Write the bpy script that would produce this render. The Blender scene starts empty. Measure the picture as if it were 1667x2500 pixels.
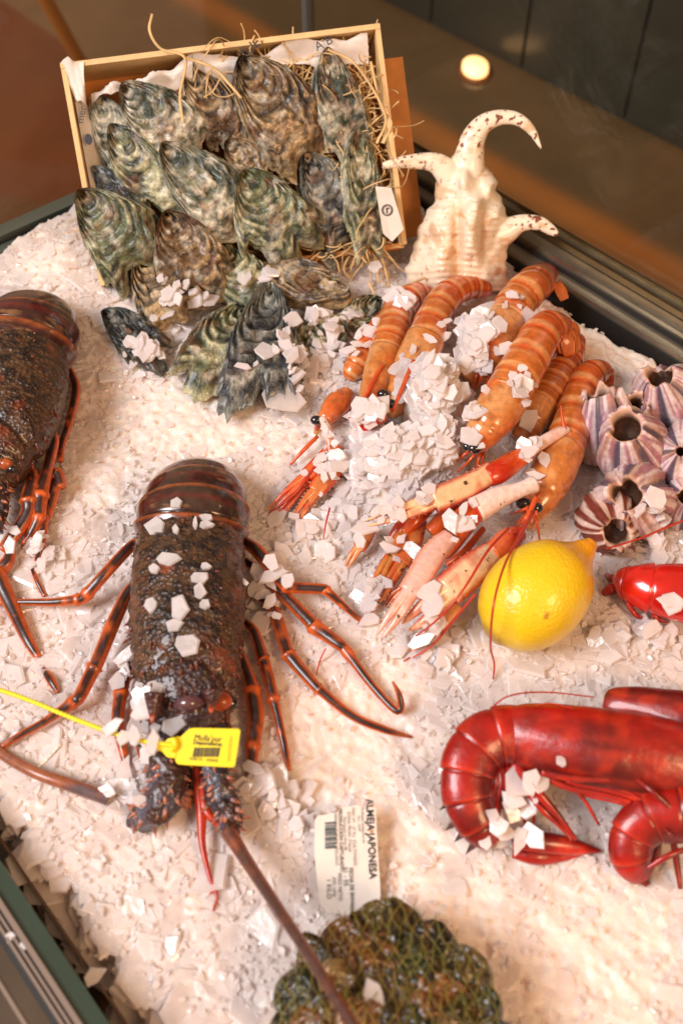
import bpy, math, random
import numpy as np
from mathutils import Vector, Matrix
from mathutils.bvhtree import BVHTree
rng = np.random.default_rng(7); random.seed(7)
sc = bpy.context.scene; COL = sc.collection
# ------------------------------------------------------------ camera
PITCH = math.radians(51); FPX = 2430.0; DIST = .78
CAM = np.array([0, -DIST*math.cos(PITCH), DIST*math.sin(PITCH)])
FW = -CAM/np.linalg.norm(CAM); RT = np.array([1., 0, 0]); UP = np.cross(RT, FW)
cd = bpy.data.cameras.new('camera'); cam = bpy.data.objects.new('camera', cd); COL.objects.link(cam)
cam.location = CAM; cam.rotation_euler = (math.pi/2-PITCH, 0, 0)
cd.sensor_fit = 'VERTICAL'; cd.sensor_height = 36; cd.lens = 36*FPX/2500; cd.clip_start = .01; cd.clip_end = 60
cd.dof.use_dof = True; cd.dof.focus_distance = .77; cd.dof.aperture_fstop = 5.4
sc.camera = cam
# ------------------------------------------------------------ light
w = bpy.data.worlds.new('World'); sc.world = w; w.use_nodes = True
w.node_tree.nodes['Background'].inputs[0].default_value = (1, .62, .43, 1)
w.node_tree.nodes['Background'].inputs[1].default_value = .40
def area(name, loc, target, size, power, col, sy=None):
    l = bpy.data.lights.new(name, 'AREA'); l.energy = power; l.color = col; l.shape = 'RECTANGLE'; l.size = size; l.size_y = sy or size
    o = bpy.data.objects.new(name, l); COL.objects.link(o); o.location = loc
    o.rotation_euler = (Vector(target)-Vector(loc)).to_track_quat('-Z', 'Y').to_euler(); return o
area('window_light', (-1.5, -.75, 1.75), (0, .05, 0), 1.1, 56, (1.0, .965, .99), .9)
area('shop_light', (1.3, .7, 1.3), (.1, .1, 0), 0.5, 19, (1, .60, .30))
area('front_warm_light', (.9, -1.2, 1.2), (.15, -.2, 0), 0.45, 15, (1, .58, .30))
sc.view_settings.view_transform = 'Standard'; sc.view_settings.look = 'None'; sc.view_settings.gamma = 1; sc.view_settings.exposure = .16
sc.render.engine = 'CYCLES'
# ------------------------------------------------------------ geometry helpers
A = lambda *v: np.array(v, float)
nz = lambda v: np.asarray(v, float)/np.linalg.norm(v)
def ray(x, y): return nz(FW*FPX + RT*(x-833.5) - UP*(y-1250))
def P(x, y, z=0.):
    d = ray(x, y); return CAM + d*(z-CAM[2])/d[2]
def PP(x, y, p0, n):
    d = ray(x, y); return CAM + d*np.dot(p0-CAM, n)/np.dot(d, n)
def proj(p):
    q = np.asarray(p)-CAM; dep = q@FW; return 833.5+(q@RT)/dep*FPX, 1250-(q@UP)/dep*FPX
def mpp(p): return float((np.asarray(p)-CAM)@FW)/FPX     # metres per photo pixel at p
def _h(ix, iy, iz, s):
    h = (ix*374761393 + iy*668265263 + iz*2147483647 + s*1274126177) & 0xffffffff
    h = ((h ^ (h >> 13))*1274126177) & 0xffffffff
    return ((h ^ (h >> 16)) & 0xffff)/65535.
def vn(Pn, s=0):
    Pn = np.asarray(Pn, float); i = np.floor(Pn).astype(np.int64); f = Pn-i; f = f*f*(3-2*f); r = 0
    for dx in (0, 1):
        for dy in (0, 1):
            for dz in (0, 1):
                wgt = (f[..., 0] if dx else 1-f[..., 0])*(f[..., 1] if dy else 1-f[..., 1])*(f[..., 2] if dz else 1-f[..., 2])
                r = r + wgt*_h(i[..., 0]+dx, i[..., 1]+dy, i[..., 2]+dz, s)
    return r
def fbm(Pn, s=0, o=4):
    r = 0; a = .5
    for k in range(o): r = r + a*vn(np.asarray(Pn)*2**k, s+k); a /= 2
    return r/(1-.5**o)
def lin(r, g, b): return np.array([(c/255/12.92 if c/255 <= .04045 else ((c/255+.055)/1.055)**2.4) for c in (r, g, b)])
def mix(a, b, t):
    t = np.clip(t, 0, 1); t = t[..., None] if isinstance(t, np.ndarray) else t
    return a*(1-t)+b*t
def sm(a, b, x): t = np.clip((x-a)/(b-a), 0, 1); return t*t*(3-2*t)
# case frame: nR points to the right-back wall, e1 runs along it
nR = A(.75, .6614, 0); e1 = A(.6614, -.75, 0); Z = A(0, 0, 1)
fr = lambda a, b, z=0.: nR*a + e1*b + Z*z
aR = float(P(1242, 592, .02)@nR); bL = -.447; aF = float(P(100, 2205, .03)@nR)
def hill(x, y, px, py, r, h):
    c = P(px, py, 0); return h*np.exp(-((x-c[0])**2+(y-c[1])**2)/r**2)
def H(x, y):
    x = np.asarray(x, float); y = np.asarray(y, float)
    a = x*nR[0]+y*nR[1]; b = x*e1[0]+y*e1[1]
    q = np.stack([x*9, y*9, x*0], -1)
    z = .016*(vn(q, 3)-.5) + hill(x, y, 1090, 900, .11, .024) + hill(x, y, 330, 700, .12, .012) + hill(x, y, 1500, 1550, .07, .014)
    z = z + hill(x, y, 150, 640, .07, .03)
    z = z - .055*sm(aR-.024, aR+.004, a + .035*(vn(np.stack([x*40, y*40, x*0], -1), 8)-.5)) - .035*sm(aF+.02, aF, a + .02*(vn(np.stack([x*45, y*45, x*0], -1), 9)-.5))
    return z
def W(px, py, h=0.):
    z = 0.
    for _ in range(14):
        p = P(px, py, z+h); z = z*.4+.6*float(H(p[0], p[1]))
    return P(px, py, z+h)
# ------------------------------------------------------------ object helpers
BV = []
def tag(o, label=None, cat=None, group=None, kind=None):
    if label: o['label'] = label
    if cat: o['category'] = cat
    if group: o['group'] = group
    if kind: o['kind'] = kind
    return o
def empty(name, loc, label=None, cat=None, group=None):
    o = bpy.data.objects.new(name, None); COL.objects.link(o); o.location = loc; o.empty_display_size = .01
    return tag(o, label, cat, group)
def mk(name, V, F, m, parent=None, col=None, smooth=True, loc=None, solid=True):
    V = np.asarray(V, float)
    o0 = np.zeros(3)
    if parent is not None:
        q = parent
        while q is not None: o0 = o0 + np.array(q.location); q = q.parent
    l = np.zeros(3)
    if parent is None: l = V.mean(0) if loc is None else np.array(loc); l = np.array([l[0], l[1], V[:, 2].min()]) if loc is None else l
    me = bpy.data.meshes.new(name); me.from_pydata((V-o0-l).tolist(), [], [list(map(int, f)) for f in F]); me.materials.append(m)
    if col is not None:
        at = me.color_attributes.new('Col', 'FLOAT_COLOR', 'POINT')
        c = np.ones((len(V), 4)); c[:, :3] = np.clip(col, 0, 1); at.data.foreach_set('color', c.ravel())
    if smooth: me.polygons.foreach_set('use_smooth', [True]*len(me.polygons))
    me.update()
    o = bpy.data.objects.new(name, me); COL.objects.link(o); o.location = l
    if parent is not None: o.parent = parent
    if solid: BV.append((V, [list(map(int, f)) for f in F]))
    return o
def merge(parts):
    V = []; F = []; C = []; k = 0
    for p in parts:
        V.append(p[0]); F += [[i+k for i in f] for f in p[1]]; k += len(p[0])
        if len(p) > 2: C.append(np.broadcast_to(p[2], (len(p[0]), 3)))
    return np.concatenate(V), F, (np.concatenate(C) if C else None)
def cr(pts, n):
    pts = np.asarray(pts, float)
    if len(pts) < 3: t = np.linspace(0, 1, n)[:, None]; return pts[0]*(1-t)+pts[-1]*t
    q = np.vstack([2*pts[0]-pts[1], pts, 2*pts[-1]-pts[-2]]); m = len(pts)-1; out = []
    for t in np.linspace(0, m-1e-9, n):
        i = int(t); f = t-i; p0, p1, p2, p3 = q[i:i+4]
        out.append(.5*(2*p1+(p2-p0)*f+(2*p0-5*p1+4*p2-p3)*f*f+(3*p1-p0-3*p2+p3)*f**3))
    return np.array(out)
def sweep(path, ra, rb=None, up=(0, -.5, .85), n=14, cap=True):
    path = np.asarray(path, float); N = len(path); ra = np.broadcast_to(ra, N); rb = ra if rb is None else np.broadcast_to(rb, N)
    T = np.gradient(path, axis=0); T /= np.linalg.norm(T, axis=1)[:, None]+1e-12
    up = np.broadcast_to(nz(up), (N, 3)) if np.ndim(up) == 1 else up
    S = np.cross(T, up); S /= np.linalg.norm(S, axis=1)[:, None]+1e-12; U = np.cross(S, T)
    th = np.linspace(0, 2*math.pi, n, endpoint=False)
    V = path[:, None]+S[:, None]*(np.cos(th)[None, :, None]*ra[:, None, None])+U[:, None]*(np.sin(th)[None, :, None]*rb[:, None, None])
    V = V.reshape(-1, 3); F = []
    for i in range(N-1):
        for j in range(n): k = (j+1) % n; F.append([i*n+j, i*n+k, (i+1)*n+k, (i+1)*n+j])
    if cap: F.append(list(range(n))[::-1]); F.append([(N-1)*n+j for j in range(n)])
    s = np.repeat(np.linspace(0, 1, N), n); t = np.tile(th, N)
    return V, F, s, t
def pxpath(pts, n=40):      # pts: (px, py, h, half width in px) on the ice; returns world path and radii
    w_ = np.array([W(p[0], p[1], p[2]) for p in pts]); r = np.array([[p[3]*mpp(q)] for p, q in zip(pts, w_)])
    o = cr(np.hstack([w_, r]), n); return o[:, :3], np.maximum(o[:, 3], 1e-5)
def cone(p, d, r, h, n=5):
    d = nz(d); s = nz(np.cross(d, (.3, .5, .81))); u = np.cross(d, s); th = np.linspace(0, 2*math.pi, n, endpoint=False)
    V = [p+s*math.cos(t)*r+u*math.sin(t)*r for t in th]+[p+d*h]
    return np.array(V), [[i, (i+1) % n, n] for i in range(n)]
def ball(c, r, ax=None, n=14):
    ax = np.eye(3) if ax is None else np.array(ax); V = []; F = []
    for i in range(n+1):
        for j in range(n*2):
            a = math.pi*i/n; b = math.pi*j/n; V.append(A(math.sin(a)*math.cos(b), math.sin(a)*math.sin(b), math.cos(a)))
    V = np.array(V)*np.asarray(r); V = V@ax+c
    for i in range(n):
        for j in range(n*2): k = (j+1) % (n*2); F.append([i*n*2+j, (i+1)*n*2+j, (i+1)*n*2+k, i*n*2+k])
    return V, F
def box(o, x, y, z):        # corner + three edge vectors
    V = np.array([o+x*i+y*j+z*k for i in (0, 1) for j in (0, 1) for k in (0, 1)])
    return V, [[0, 1, 3, 2], [4, 6, 7, 5], [0, 4, 5, 1], [2, 3, 7, 6], [0, 2, 6, 4], [1, 5, 7, 3]]
def slab(pts, n, t):        # polygon given by world points, extruded along -n
    pts = np.array(pts); k = len(pts); V = np.vstack([pts, pts-np.asarray(n)*t])
    return V, [list(range(k))[::-1], [k+i for i in range(k)]]+[[i, (i+1) % k, k+(i+1) % k, k+i] for i in range(k)]
# ------------------------------------------------------------ materials
def mat(name, col=None, rough=.5, coat=0, sss=0, sssr=(1, .5, .3), ssss=.004, metal=0, bump=(), var=.0, vscale=200, spec=.5, trans=0, island=0, aniso=None, darks=None):
    m = bpy.data.materials.new(name); m.use_nodes = True; nt = m.node_tree; N = nt.nodes; L = nt.links; b = N['Principled BSDF']
    tc = N.new('ShaderNodeTexCoord')
    if col is None:
        c = N.new('ShaderNodeAttribute'); c.attribute_name = 'Col'; cs = c.outputs['Color']
    else:
        c = N.new('ShaderNodeRGB'); c.outputs[0].default_value = (*col, 1); cs = c.outputs[0]
    if var:
        nn = N.new('ShaderNodeTexNoise'); nn.inputs['Scale'].default_value = vscale; nn.inputs['Detail'].default_value = 5; L.new(tc.outputs['Object'], nn.inputs['Vector'])
        mr = N.new('ShaderNodeMapRange'); mr.inputs[1].default_value = .3; mr.inputs[2].default_value = .7; mr.inputs[3].default_value = 1-var; mr.inputs[4].default_value = 1+var*.7; L.new(nn.outputs[0], mr.inputs[0])
        mx = N.new('ShaderNodeVectorMath'); mx.operation = 'SCALE'; L.new(cs, mx.inputs[0]); L.new(mr.outputs[0], mx.inputs['Scale']); cs = mx.outputs[0]
    if darks:               # (scale, threshold, colour): speckles
        v = N.new('ShaderNodeTexNoise'); v.inputs['Scale'].default_value = darks[0]; v.inputs['Detail'].default_value = 2; L.new(tc.outputs['Object'], v.inputs['Vector'])
        r = N.new('ShaderNodeMapRange'); r.inputs[1].default_value = darks[1]; r.inputs[2].default_value = darks[1]+.06; L.new(v.outputs[0], r.inputs[0])
        x = N.new('ShaderNodeMix'); x.data_type = 'RGBA'; L.new(r.outputs[0], x.inputs[0]); L.new(cs, x.inputs[6]); x.inputs[7].default_value = (*darks[2], 1); cs = x.outputs[2]
    if island:
        g = N.new('ShaderNodeNewGeometry'); mr = N.new('ShaderNodeMapRange'); mr.inputs[3].default_value = 1-island; mr.inputs[4].default_value = 1+island*.4; L.new(g.outputs['Random Per Island'], mr.inputs[0])
        mx = N.new('ShaderNodeVectorMath'); mx.operation = 'SCALE'; L.new(cs, mx.inputs[0]); L.new(mr.outputs[0], mx.inputs['Scale']); cs = mx.outputs[0]
    L.new(cs, b.inputs['Base Color'])
    b.inputs['Roughness'].default_value = rough; b.inputs['Coat Weight'].default_value = coat; b.inputs['Coat Roughness'].default_value = .12
    b.inputs['Metallic'].default_value = metal; b.inputs['Specular IOR Level'].default_value = spec; b.inputs['Transmission Weight'].default_value = trans
    if sss: b.inputs['Subsurface Weight'].default_value = sss; b.inputs['Subsurface Radius'].default_value = sssr; b.inputs['Subsurface Scale'].default_value = ssss
    prev = None
    for kind, scale, st, dist in bump:
        if kind == 'v': t = N.new('ShaderNodeTexVoronoi'); o_ = t.outputs['Distance']
        elif kind == 'w': t = N.new('ShaderNodeTexWave'); t.inputs['Distortion'].default_value = 4; t.inputs['Detail'].default_value = 3; o_ = t.outputs[0]
        else: t = N.new('ShaderNodeTexNoise'); t.inputs['Detail'].default_value = 6; o_ = t.outputs[0]
        t.inputs['Scale'].default_value = scale; L.new(tc.outputs['Object'], t.inputs['Vector'])
        bp = N.new('ShaderNodeBump'); bp.inputs['Strength'].default_value = st; bp.inputs['Distance'].default_value = dist; L.new(o_, bp.inputs['Height'])
        if prev: L.new(prev.outputs[0], bp.inputs['Normal'])
        prev = bp
    if prev: L.new(prev.outputs[0], b.inputs['Normal'])
    return m
M = {}
M['bed'] = mat('ice_bed', (.885, .78, .70), .42, coat=.1, sss=.8, sssr=(1, .62, .42), ssss=.014, bump=(('n', 260, .5, .002), ('v', 200, .25, .0015)), var=.05, vscale=40)
M['ice'] = mat('ice_flake', (.93, .87, .82), .34, coat=.12, sss=.9, sssr=(1, .68, .5), ssss=.012, bump=(('n', 220, .25, .001),), island=.10)
M['ice2'] = mat('ice_flake_white', (.86, .85, .86), .3, coat=.2, sss=.6, sssr=(1, .8, .7), ssss=.006, bump=(('n', 260, .4, .001), ('n', 60, .4, .002)), var=.06, vscale=120)
M['oyster'] = mat('oyster_shell', None, .42, coat=.3, bump=(('n', 90, .9, .006), ('n', 330, .8, .002)), var=.65, vscale=190)
M['straw'] = mat('wood_wool', lin(222, 186, 128), .6, var=.3, vscale=50)
M['wood'] = mat('crate_wood', lin(232, 196, 138), .55, bump=(('w', 30, .1, .001),), var=.14, vscale=60)
M['wood2'] = mat('crate_wood_orange', lin(206, 138, 66), .6, var=.2, vscale=50)
M['paper'] = mat('paper', lin(236, 226, 214), .8, sss=.1, var=.06, vscale=60, bump=(('n', 60, .5, .002),))
M['ink'] = mat('ink', (.03, .032, .04), .6)
M['inkg'] = mat('ink_green', (.03, .06, .06), .6)
M['inkred'] = mat('ink_orange', lin(214, 120, 40), .6)
M['shell'] = mat('conch_shell', None, .35, coat=.3, sss=.15, sssr=(1, .6, .4), bump=(('n', 90, .25, .002),), var=.07, vscale=90)
M['lob'] = mat('lobster_shell', None, .36, coat=.45, bump=(('v', 330, .8, .0016), ('n', 500, .5, .001)), var=.45, vscale=330)
M['tail'] = mat('lobster_tail', None, .22, coat=.8, bump=(('n', 90, .15, .001),), var=.45, vscale=140)
M['leg'] = mat('lobster_leg', None, .34, coat=.35, bump=(('n', 260, .2, .001),), var=.3, vscale=220)
M['eye'] = mat('eye_black', (.008, .008, .01), .08, coat=1)
M['lango'] = mat('langoustine_shell', None, .26, coat=.7, sss=.12, sssr=(1, .35, .15), ssss=.003, bump=(('n', 160, .3, .0012),), var=.22, vscale=230)
M['claw'] = mat('langoustine_claw', None, .3, coat=.5, sss=.15, sssr=(1, .4, .2), ssss=.003, bump=(('n', 300, .4, .0008),), var=.16, vscale=260, darks=(170, .66, lin(90, 60, 30)))
M['prawn'] = mat('red_prawn_shell', None, .34, coat=.35, sss=.12, sssr=(1, .1, .05), ssss=.003, bump=(('n', 40, .35, .004), ('n', 260, .3, .001)), var=.4, vscale=70, darks=None)
M['lemon'] = mat('lemon_peel', None, .33, coat=.35, sss=.12, sssr=(1, .7, .1), ssss=.004, bump=(('v', 430, .4, .0009), ('n', 60, .25, .003)), var=.05, vscale=60, darks=(75, .70, lin(190, 140, 30)))
M['barn'] = mat('barnacle_shell', None, .6, bump=(('n', 200, .7, .0015),), var=.2, vscale=250)
M['cav'] = mat('barnacle_hollow', lin(74, 48, 28), .8)
M['clam'] = mat('clam_shell', None, .35, coat=.4, bump=(('n', 200, .4, .001),), var=.4, vscale=120)
M['net'] = mat('net_cord', lin(124, 114, 32), .5)
M['yellow'] = mat('yellow_plastic', lin(240, 222, 22), .34, sss=.1, sssr=(1, .9, .1), bump=(('n', 60, .08, .001),))
M['steel'] = mat('brushed_steel', (.26, .24, .20), .2, metal=1, bump=(('n', 50, .1, .0005),), var=.12, vscale=40)
M['steeld'] = mat('dark_rail', (.34, .30, .23), .36, metal=.85, var=.15, vscale=50)
M['chrome'] = mat('chrome_strip', (.85, .86, .88), .14, metal=1)
M['rubber'] = mat('rubber_seal', (.012, .011, .01), .6)
M['glassedge'] = mat('green_glass_edge', lin(48, 66, 56), .12, coat=.6, var=.1, vscale=20)
M['tray'] = mat('tray_floor', lin(110, 86, 54), .3, metal=.7)
M['redthin'] = mat('red_antenna', lin(186, 44, 22), .35, coat=.3)
M['orthin'] = mat('orange_thin', lin(214, 84, 28), .3, coat=.5, var=.2, vscale=150)
M['fan'] = mat('tail_fan', lin(214, 116, 46), .35, coat=.5, sss=.2, sssr=(1, .4, .2), var=.25, vscale=160, bump=(('w', 160, .4, .001),))
def icemat(name, dif, tra, k, isl, rough=.15, clear=.42):
    m = bpy.data.materials.new(name); m.use_nodes = True; nt = m.node_tree; N = nt.nodes; L = nt.links; N.clear()
    o = N.new('ShaderNodeOutputMaterial'); d = N.new('ShaderNodeBsdfDiffuse'); t = N.new('ShaderNodeBsdfTranslucent'); g = N.new('ShaderNodeBsdfGlossy'); x = N.new('ShaderNodeMixShader'); y = N.new('ShaderNodeMixShader')
    gm = N.new('ShaderNodeNewGeometry'); mr = N.new('ShaderNodeMapRange'); mr.inputs[3].default_value = 1-isl; mr.inputs[4].default_value = 1+isl*.3; L.new(gm.outputs['Random Per Island'], mr.inputs[0])
    tc = N.new('ShaderNodeTexCoord'); n = N.new('ShaderNodeTexNoise'); n.inputs['Scale'].default_value = 150; n.inputs['Detail'].default_value = 5; L.new(tc.outputs['Object'], n.inputs[0])
    m2 = N.new('ShaderNodeMapRange'); m2.inputs[1].default_value = .3; m2.inputs[2].default_value = .7; m2.inputs[3].default_value = .93; m2.inputs[4].default_value = 1.03; L.new(n.outputs[0], m2.inputs[0]); ml = N.new('ShaderNodeMath'); ml.operation = 'MULTIPLY'; L.new(mr.outputs[0], ml.inputs[0]); L.new(m2.outputs[0], ml.inputs[1])
    for sh, c in ((d, dif), (t, tra)):
        v = N.new('ShaderNodeVectorMath'); v.operation = 'SCALE'; v.inputs[0].default_value = c; L.new(ml.outputs[0], v.inputs['Scale']); L.new(v.outputs[0], sh.inputs[0])
    b = N.new('ShaderNodeBump'); b.inputs['Strength'].default_value = .35; b.inputs['Distance'].default_value = .0015; L.new(n.outputs[0], b.inputs['Height'])
    for q in (d, t, g): L.new(b.outputs[0], q.inputs['Normal'])
    g.inputs['Roughness'].default_value = rough; g.inputs[0].default_value = (1, 1, 1, 1)
    x.inputs[0].default_value = k; L.new(d.outputs[0], x.inputs[1]); L.new(t.outputs[0], x.inputs[2]); y.inputs[0].default_value = .05; L.new(x.outputs[0], y.inputs[1]); L.new(g.outputs[0], y.inputs[2])
    tr_ = N.new('ShaderNodeBsdfTransparent'); tr_.inputs[0].default_value = (1, .97, .95, 1); z = N.new('ShaderNodeMixShader'); m3 = N.new('ShaderNodeMath'); m3.operation = 'MULTIPLY'; m3.inputs[1].default_value = 37.7; L.new(gm.outputs['Random Per Island'], m3.inputs[0]); fr_ = N.new('ShaderNodeMath'); fr_.operation = 'FRACT'; L.new(m3.outputs[0], fr_.inputs[0])
    m4 = N.new('ShaderNodeMath'); m4.operation = 'MULTIPLY'; m4.inputs[1].default_value = clear; L.new(fr_.outputs[0], m4.inputs[0]); L.new(m4.outputs[0], z.inputs[0]); L.new(y.outputs[0], z.inputs[1]); L.new(tr_.outputs[0], z.inputs[2]); L.new(z.outputs[0], o.inputs[0]); return m
M['ice'] = icemat('ice_flake', (.985, .94, .92), (.99, .94, .90), .36, .05, clear=.55)
M['iceh'] = icemat('ice_flake_heap', (.965, .92, .91), (.99, .95, .93), .38, .05, clear=.3)
M['ice2'] = icemat('ice_flake_white', (.93, .92, .93), (.95, .93, .92), .3, .06, clear=.3)
# glass: clear with fresnel reflections
g = bpy.data.materials.new('glass_pane'); g.use_nodes = True; nt = g.node_tree; nt.nodes.clear()
out = nt.nodes.new('ShaderNodeOutputMaterial'); mxs = nt.nodes.new('ShaderNodeMixShader'); tr = nt.nodes.new('ShaderNodeBsdfTransparent'); gl = nt.nodes.new('ShaderNodeBsdfGlossy'); fn = nt.nodes.new('ShaderNodeLayerWeight'); pw = nt.nodes.new('ShaderNodeMath'); pw.operation = 'POWER'; pw.inputs[1].default_value = 4; ma = nt.nodes.new('ShaderNodeMath'); ma.operation = 'MULTIPLY_ADD'; ma.inputs[1].default_value = .3; ma.inputs[2].default_value = .02; nt.links.new(fn.outputs['Facing'], pw.inputs[0]); nt.links.new(pw.outputs[0], ma.inputs[0])
tr.inputs[0].default_value = (.95, .95, .92, 1); gl.inputs['Roughness'].default_value = .02; gl.inputs['Color'].default_value = (.6, .6, .6, 1)
nt.links.new(ma.outputs[0], mxs.inputs[0]); nt.links.new(tr.outputs[0], mxs.inputs[1]); nt.links.new(gl.outputs[0], mxs.inputs[2]); nt.links.new(mxs.outputs[0], out.inputs[0]); M['glass'] = g
# ------------------------------------------------------------ the setting
def struct(name, V, F, m, col=None, smooth=False):
    return tag(mk(name, V, F, m, None, col, smooth, solid=False), kind='structure')
ZF = -.40
# counter floor beyond the glass, with broad bands running along the case
na, nb = 300, 260
aa = np.linspace(-1.2, 3.2, na); bb = np.linspace(-3.6, 3.2, nb)
G = np.array([fr(a, b, ZF) for a in aa for b in bb]); F = [[i*nb+j, i*nb+j+1, (i+1)*nb+j+1, (i+1)*nb+j] for i in range(na-1) for j in range(nb-1)]
ag = G@nR; bg = G@e1
a1 = float(P(940, 235, ZF)@nR); a2 = float(P(1000, 130, ZF)@nR); a0 = float(P(1400, 560, ZF)@nR)
c = mix(lin(128, 98, 62), lin(180, 118, 62), sm(a0-.03, a0+.03, ag))
c = mix(c, lin(116, 96, 68), sm(a1-.02, a1+.03, ag))
orange = mix(lin(118, 58, 10), lin(104, 76, 48), sm(.45, .62, fbm(np.stack([ag*2.2, bg*2.2, ag*0], -1), 5)))
c = np.where(((bg < bL-.06) & (ag < .62))[:, None], orange, c)
M['floor'] = mat('polished_counter', None, .13, coat=0, spec=.45, var=.18, vscale=5)
struct('floor', G, F, M['floor'], c)
# dark tiled wall at the back
aw = float(P(1250, 165, ZF)@nR)
M['tile'] = mat('dark_tile', lin(62, 64, 56), .25, var=.25, vscale=4)
parts = []
for i in range(16):
    for k in range(8):
        parts.append(box(fr(aw, -1.9+i*.26, ZF+.01+k*.26), e1*.252, nR*.05, Z*.252))
t = mk('tile_wall', *merge(parts)[:2], M['tile'], smooth=False, solid=False); tag(t, kind='structure')
V, F = box(fr(aw+.01, -2, ZF), e1*4.4, nR*.05, Z*2.2); tag(mk('wall', V, F, mat('grout', lin(62, 66, 62), .8), smooth=False, solid=False), kind='structure')
# leaning pole, blurred, upper left
q0 = P(218, 190, ZF); q1 = P(90, -40, ZF+.25)
V, F, s, th = sweep(cr([q0, q1+(q1-q0)*.4], 12), .013, n=12)
tag(mk('wooden_pole', V, F, mat('pole_wood', lin(196, 136, 70), .5)), 'slim tan wooden pole leaning behind the glass at upper left', 'pole')
# reflection of a ceiling lamp on the counter, built as a glowing disc
pl = P(1158, 176, ZF); lm = bpy.data.materials.new('reflection_glow'); lm.use_nodes = True; b = lm.node_tree.nodes['Principled BSDF']; b.inputs['Emission Color'].default_value = (1, .50, .17, 1); b.inputs['Emission Strength'].default_value = 2.6
cl = empty('lamp_reflection', pl, 'round warm ceiling lamp reflection built as a glowing disc on the counter beyond the glass', 'reflection')
V, F, s, th = sweep(cr([pl+A(0, 0, .006), pl+A(0, 0, .014)], 2), .026, .040, up=(0, 1, 0), n=32); mk('glow_disc', V, F, lm, cl, solid=False)
V, F, s, th = sweep(cr([pl, pl+A(0, 0, .005)], 2), .034, .050, up=(0, 1, 0), n=32); mk('glow_rim', V, F, mat('reflection_rim', lin(150, 96, 50), .4), cl, solid=False)
# tray under the ice
V, F = box(fr(aF-.01, bL, -.075), nR*(aR-aF+.02), e1*1.6, Z*.01); struct('case_floor', V, F, M['tray'])
# rails
def strip(a0_, a1_, z0, z1, b0=bL-.03, b1=1.1): return box(fr(a0_, b0, z0), nR*(a1_-a0_), e1*(b1-b0), Z*(z1-z0))
rr = empty('case_rail', fr(aR, 0, -.07), 'bronze toned steel rail of the case behind the conch and langoustines', 'rail')
mk('rail_body', *merge([strip(aR, aR+.012, -.07, .012), strip(aR+.014, aR+.03, -.07, .022), strip(aR+.033, aR+.046, -.07, .024)])[:2], M['steeld'], rr, smooth=False)
mk('trim', *merge([strip(aR+.0285, aR+.0325, .023, .029), strip(aR+.0455, aR+.048, .02, .027)])[:2], mat('brass_trim', (.20, .14, .075), .42, metal=1), rr, smooth=False)
mk('seal', *merge([strip(aR+.0115, aR+.0145, -.07, .016), strip(aR-.002, aR+.0005, -.07, .006)])[:2], M['rubber'], rr, smooth=False)
def stripL(b0, b1, z0, z1, a0_=-.9, a1_=aR+.05): return box(fr(a0_, b0, z0), nR*(a1_-a0_), e1*(b1-b0), Z*(z1-z0))
rl = empty('case_rail', fr(0, bL, -.07), 'grey green steel rail of the case at the left edge behind the ice', 'rail')
mk('rail_body', *merge([stripL(bL-.012, bL, -.07, .018), stripL(bL-.032, bL-.015, -.07, .024)])[:2], mat('green_grey_rail', (.16, .2, .17), .35, metal=.6), rl, smooth=False)
mk('seal', *stripL(bL-.0155, bL-.0115, -.07, .02), M['rubber'], rl, smooth=False)
V, F = box(fr(aR+.036, bL-.02, .02), nR*.006, e1*1.5, Z*.42); tag(mk('glass_pane', V, F, M['glass'], smooth=False, solid=False), 'clear glass side pane rising from the rail behind the conch', 'glass')
V, F = box(fr(-.9, bL-.027, .02), nR*(.9+aR+.03), e1*.006, Z*.42); tag(mk('glass_pane', V, F, M['glass'], smooth=False, solid=False), 'clear glass side pane rising behind the oyster crate at left', 'glass')
V, F = merge([box(fr(aR+.030, bL-.030, .024), nR*.005, e1*.008, Z*.42), box(fr(aR+.036, bL-.036, .024), nR*.012, e1*.006, Z*.42)])[:2]
tag(mk('corner_post', V, F, mat('post_grey', (.22, .25, .26), .3, metal=.5), smooth=False), 'thin grey joint where the two glass panes meet above the crate', 'post')
# front glass edge and steel rails, bottom left
fg = empty('front_rail', fr(aF, 0, -.07), 'steel front rail with green glass edge and chrome strips at bottom left', 'rail')
f0 = aF
mk('glass_edge', *strip(f0-.0155, f0-.005, -.05, .033, -.5, 1.1), M['glassedge'], fg, smooth=False)
mk('inner_lip', *strip(f0+.0005, f0+.002, -.06, .006, -.5, 1.1), mat('amber_edge', lin(84, 60, 30), .3, coat=.3), fg, smooth=False)
mk('chrome_strip', *merge([strip(f0-.0185, f0-.0155, -.05, .036, -.5, 1.1), strip(f0-.061, f0-.055, -.05, .03, -.5, 1.1), strip(f0-.040, f0-.038, -.05, .024, -.5, 1.1), strip(f0-.074, f0-.071, -.05, .0285, -.5, 1.1), strip(f0-.0215, f0-.0200, -.05, .033, -.5, 1.1), strip(f0-.0245, f0-.0228, -.05, .033, -.5, 1.1)])[:2], M['chrome'], fg, smooth=False)
mk('seal', *merge([strip(f0-.028, f0-.0155, -.05, .030, -.5, 1.1)])[:2], M['rubber'], fg, smooth=False)
mk('rail_body', *merge([strip(f0-.055, f0-.0282, -.05, .022, -.5, 1.1), strip(f0-.10, f0-.066, -.05, .026, -.5, 1.1)])[:2], M['steel'], fg, smooth=False)
mk('teal_strip', *strip(f0-.0655, f0-.0615, -.05, .027, -.5, 1.1), mat('teal_strip', lin(50, 96, 92), .3), fg, smooth=False)
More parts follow.
